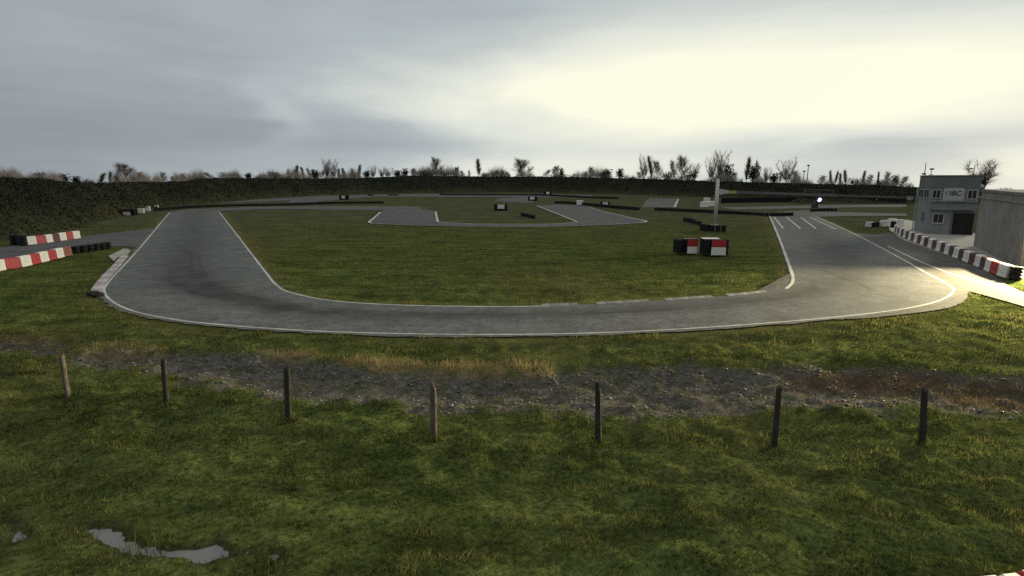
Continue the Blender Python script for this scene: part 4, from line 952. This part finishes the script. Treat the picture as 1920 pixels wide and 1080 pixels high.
def make_tree_meshes(kind, seed):
    """unit-height tree; returns trunk mesh and crown mesh"""
    rg = np.random.default_rng(seed); limbs = []; tb, td, tl, tw_ = [], [], [], []
    def limb(p, d, L, r, lvl):
        k = 5; path = [p]; dd = d / np.linalg.norm(d)
        for i in range(k - 1):
            dd = dd + rg.normal(0, 0.10, 3) + np.array([0, 0, 0.05 if kind != 'round' else 0.02]); dd /= np.linalg.norm(dd); path.append(path[-1] + dd * L / (k - 1))
        limbs.append(tube_np(path, np.linspace(r, r * 0.4, k) * 0.6, 5 if lvl < 2 else 4))
        path = np.array(path)
        nt = {0: 10, 1: 16, 2: 14}.get(lvl, 10)
        for _ in range(int(nt * DENS)):
            t = rg.random() * (k - 1.001); i = int(t); q = path[i] + (path[i + 1] - path[i]) * (t - i)
            if lvl == 0 and q[2] < 0.08: continue
            s = dd * SPREAD_UP + rg.normal(0, 1, 3) * SPREAD; tb.append(q); td.append(s); tl.append(TWL * (0.5 + rg.random())); tw_.append(TWW * (0.6 + 0.8 * rg.random()))
        return path
    if kind == 'round': DENS, SPREAD, SPREAD_UP, TWL, TWW = 2.6, 0.6, 0.8, 0.17, 0.0019
    elif kind == 'column': DENS, SPREAD, SPREAD_UP, TWL, TWW = 2.4, 0.5, 1.0, 0.15, 0.0024
    elif kind == 'broom': DENS, SPREAD, SPREAD_UP, TWL, TWW = 3.0, 0.5, 0.9, 0.17, 0.0017
    else: DENS, SPREAD, SPREAD_UP, TWL, TWW = 2.4, 0.65, 0.7, 0.17, 0.0018
    if kind in ('round', 'column', 'sparse'):
        tr = limb(np.zeros(3), np.array([0.02, 0, 1.0]), 0.93 if kind != 'round' else 0.86, 0.022, 0)
        nL = {'round': 20, 'column': 24, 'sparse': 16}[kind]
        for j in range(nL):
            t = 0.08 + 0.86 * j / nL; q = np.array([np.interp(t, np.linspace(0, 1, len(tr)), tr[:, c]) for c in range(3)]); a = j * 2.4 + rg.random()
            ub = {'round': 0.75, 'column': 2.6, 'sparse': 1.3}[kind]; L = {'round': 0.40 * (1.05 - t * 0.75), 'column': 0.22 * (1.15 - t * 0.8), 'sparse': 0.28 * (1.1 - t * .8)}[kind]
            pth = limb(q, np.array([math.cos(a), math.sin(a), ub]), L, 0.009, 1)
            for s in range(3 if kind == 'round' else 2):
                b_ = pth[2 + s % 3]; a2 = rg.random() * 6.28; limb(b_, np.array([math.cos(a2), math.sin(a2), ub]) + (pth[-1] - pth[0]) * 2, L * 0.5, 0.005, 2)
    elif kind == 'broom':
        for j in range(9):
            a = j * 2.4; sp_ = 0.10 + 0.32 * rg.random(); pth = limb(np.array([0.02 * math.cos(a), 0.02 * math.sin(a), 0]), np.array([math.cos(a) * sp_, math.sin(a) * sp_, 1.0]), 0.72 + 0.26 * rg.random(), 0.012, 0)
            for s in range(6):
                b_ = pth[1 + s % 4]; a2 = rg.random() * 6.28; limb(b_, np.array([math.cos(a2) * .6, math.sin(a2) * .6, 1.3]), 0.24, 0.005, 2)
    trunkV, trunkF = join(limbs)
    if kind == 'oval': pass
    V, Fc = twigs(np.array(tb), np.array(td), np.array(tl), np.array(tw_))
    return np_mesh("trunk", trunkV, trunkF), np_mesh("crown", V, Fc)
def make_bush_meshes(seed, tall=False):
    rg = np.random.default_rng(seed); limbs = []; P = []
    for j in range(7):
        a = j * 2.4; s = 0.15 if tall else 0.5; d = np.array([math.cos(a) * s, math.sin(a) * s, 1.0]) * (0.55 + 0.4 * rg.random())
        limbs.append(tube_np([np.zeros(3), d * .5 + rg.normal(0, .02, 3), d * 0.95], [0.03, 0.02, 0.008], 5))
        n = 80; c = d * 0.62; P.append(c + rg.normal(0, 1, (n, 3)) * np.array([0.10 if tall else 0.22, 0.10 if tall else 0.22, 0.17]))
    P = np.vstack(P); P = P[(P[:, 2] > 0.02) & (P[:, 2] < 1.02)]
    V, Fc = leaf_cards(P, 0.075)
    tv, tf = join(limbs); return np_mesh("trunk", tv, tf), np_mesh("crown", V, Fc)
def build_thicket():
    n = 48000; x = RNG.random(n) * 1800 - 60; cl = fbm(x * 0.045, np.zeros(n), 1.0, 4, 71); ok = RNG.random(n) < np.clip((cl - 0.30) * 3.2, 0.06, 1); x = x[ok]; cl = cl[ok]; n = len(x)
    xs = np.arange(-80, 1800, 4.0); C = crest_at(xs); c = np.column_stack([np.interp(x, xs, C[:, k]) for k in range(3)])
    c[:, 1] += RNG.random(n) * 6; c[:, 0] = c[:, 0] * (c[:, 1] / np.interp(x, xs, C[:, 1])); c[:, 2] -= 0.4
    Hh = np.clip((cl - 0.27) * 11, 0.5, 4.2) * (c[:, 1] / 200) * (0.4 + 0.8 * RNG.random(n)); c[:, 2] += Hh * RNG.random(n) * 0.5
    d = np.column_stack([RNG.normal(0, .45, n), RNG.normal(0, .45, n), np.ones(n)])
    V, Fc = twigs(c, d, 0.4 + Hh * 0.6, 0.008 + 0.00012 * c[:, 1])
    tag(link("brushwood", np_mesh("brushwood", V, Fc), M_TWIG_F), "thin bare brushwood growing along the top of the embankment", "brushwood", kind='stuff')
build_thicket()
PROTO = {}
for kind, sd_ in (('round', 1), ('round', 2), ('column', 3), ('column', 4), ('broom', 5), ('broom', 6), ('sparse', 7), ('sparse', 8)):
    a_, b_ = make_tree_meshes(kind, sd_); a_.materials.append(M_BARK); b_.materials.append(M_TWIG if kind != 'sparse' else M_TWIG_F); PROTO.setdefault(kind, []).append((a_, b_))
for tall, kk in ((False, 'bush'), (True, 'oval')):
    for sd_ in (11, 12):
        a_, b_ = make_bush_meshes(sd_, tall); a_.materials.append(M_BARK); b_.materials.append(M_EVER); PROTO.setdefault(kk, []).append((a_, b_))
HALF = {'round': 0.30, 'column': 0.135, 'broom': 0.22, 'sparse': 0.19, 'bush': 0.42, 'oval': 0.19}   # half width of the unit tree
NAME = {'round': 'bare_tree', 'column': 'poplar_tree', 'broom': 'shrubby_tree', 'sparse': 'young_tree', 'bush': 'bush', 'oval': 'evergreen_tree'}
DESC = {'round': 'bare round headed tree', 'column': 'slim bare poplar', 'broom': 'bare many stemmed tree', 'sparse': 'thin bare young tree', 'bush': 'dark low bush', 'oval': 'dark narrow evergreen'}
# pixel x, top y, width in px, kind
TREES = [(75, 321, 12, 'oval'), (118, 322, 14, 'oval'), (143, 327, 10, 'oval'), (165, 333, 14, 'bush'), (187, 324, 9, 'column'), (207, 322, 6, 'column'), (219, 323, 12, 'broom'), (238, 303, 27, 'round'), (265, 322, 15, 'sparse'),
 (308, 321, 14, 'sparse'), (324, 330, 9, 'sparse'), (343, 322, 7, 'oval'), (366, 329, 20, 'bush'), (398, 322, 13, 'sparse'), (427, 320, 18, 'bush'), (444, 324, 8, 'oval'), (466, 322, 9, 'oval'), (489, 325, 12, 'bush'), (513, 320, 13, 'oval'), (527, 324, 8, 'bush'),
 (543, 319, 11, 'broom'), (556, 310, 7, 'column'), (571, 312, 5, 'column'), (582, 313, 6, 'sparse'), (592, 315, 13, 'oval'), (604, 317, 9, 'sparse'), (614, 304, 12, 'broom'), (626, 305, 13, 'broom'), (636, 315, 5, 'column'), (646, 315, 6, 'column'), (662, 315, 7, 'sparse'),
 (674, 309, 6, 'column'), (688, 317, 9, 'oval'), (700, 313, 9, 'broom'), (716, 319, 9, 'broom'), (727, 316, 10, 'broom'), (745, 317, 10, 'oval'), (760, 313, 9, 'oval'), (776, 314, 10, 'round'), (798, 317, 20, 'bush'), (819, 292, 18, 'round'), (833, 317, 12, 'bush'), (855, 311, 10, 'round'),
 (869, 319, 8, 'sparse'), (880, 319, 5, 'sparse'), (898, 298, 9, 'column'), (909, 322, 11, 'bush'), (926, 319, 13, 'sparse'), (941, 319, 8, 'sparse'), (955, 321, 7, 'sparse'), (981, 295, 28, 'round'), (1022, 317, 11, 'sparse'), (1040, 309, 13, 'round'), (1053, 312, 6, 'oval'), (1049, 325, 24, 'bush'),
 (1098, 321, 6, 'sparse'), (1107, 311, 11, 'round'), (1136, 314, 15, 'oval'), (1162, 312, 9, 'oval'), (1185, 330, 12, 'bush'), (1207, 296, 13, 'broom'), (1221, 292, 8, 'column'), (1231, 298, 13, 'round'), (1199, 322, 12, 'sparse'), (1252, 319, 22, 'bush'), (1263, 298, 12, 'sparse'), (1277, 288, 20, 'round'), (1291, 318, 16, 'bush'), (1301, 311, 16, 'broom'),
 (1333, 298, 13, 'broom'), (1350, 291, 20, 'broom'), (1365, 303, 13, 'oval'), (1376, 322, 12, 'sparse'), (1399, 295, 9, 'column'), (1413, 303, 14, 'oval'), (1421, 298, 8, 'sparse'), (1436, 318, 11, 'broom'), (1451, 321, 12, 'oval'), (1463, 321, 7, 'sparse'), (1475, 303, 19, 'broom'), (1492, 320, 14, 'sparse'),
 (1540, 328, 14, 'sparse'), (1557, 319, 5, 'column'), (1567, 321, 5, 'column'), (1576, 324, 5, 'column'), (1585, 319, 6, 'column'), (1603, 331, 16, 'bush'), (1618, 320, 5, 'column'), (1630, 327, 12, 'sparse'), (1646, 322, 4, 'column'), (1663, 320, 12, 'sparse'), (1678, 324, 9, 'oval'), (1690, 329, 14, 'sparse'), (1652, 334, 16, 'bush'), (1844, 308, 38, 'broom'), (1888, 350, 14, 'bush')]
def place_in_row(k, x, n):
    marks = [(0, 300, "above the left bank"), (300, 640, "beyond the left straight"), (640, 800, "left of the tall pointed tree"), (800, 960, "round the tall pointed tree"), (960, 1180, "behind the hairpin"), (1180, 1330, "left of the pale pole"), (1330, 1500, "right of the pale pole"), (1500, 1710, "between lamp poles and tower"), (1710, 2000, "behind the pit building")]
    return next(m_ for a, b, m_ in marks if a <= x < b)
cnt = {}
for x, yt, w, kind in sorted(TREES): key = place_in_row(0, x, 0); cnt.setdefault((key, kind), []).append(x)
for k, (x, yt, w, kind) in enumerate(sorted(TREES)):
    c = crest_at(np.array([float(x)]))[0]; D = c[1] + 2.5 + (k % 3) * 1.5; b_px = np.interp(x, XC, YC)
    if x > 1700: D = 190.0
    X = (x - 960) / F / 1.018 * D; z0 = c[2] - 0.5; zt = atD(x, yt, D)[2]
    if x > 1700: z0 = atD(x, 357 if w > 20 else 362, D)[2]
    H = zt - z0; sx = 1.15 * (w / F * D) / (2 * HALF[kind]); tm, cm = PROTO[kind][k % 2]
    r_ = empty(NAME[kind], (X, D, z0), 0.0); r_.scale = (sx, sx, H)
    a = link("trunk", tm, None, r_); b2 = link("crown", cm, None, r_); a.rotation_euler = b2.rotation_euler = (0, 0, k * 1.9)
    where = place_in_row(0, x, 0); same = cnt[(where, kind)]; i = same.index(x)
    size = ""
    lab = f"{DESC[kind]} on the skyline {where}" if len(same) == 1 else f"{DESC[kind]} {where}, {ordinal(i)} of its kind from left"
    tag(r_, lab, "bush" if kind == 'bush' else "tree", "trees along the bank skyline")
# two lamp poles beyond the bank
for px_, yt, lab in ((1508, 321, "shorter of two far lamp poles rising behind the bank"), (1516, 310, "taller of two far lamp poles rising behind the bank")):
    D = 175.0; c = crest_at(np.array([float(px_)]))[0]; x, _, zt = atD(px_, yt, D); z0 = -1.0
    r_ = empty("lamp_pole", (x, D, z0)); tag(r_, lab, "lamp pole", "far lamp poles")
    MB().tube((0, 0, 0), (0, 0, zt - z0), 0.16, 0.11, 8).build("pole", M_DARKMETAL, r_)
    MB().box((0, 0, zt - z0), (0.75, 0.4, 0.35), 0, 0.05).build("lamp_head", M_DARKMETAL, r_)
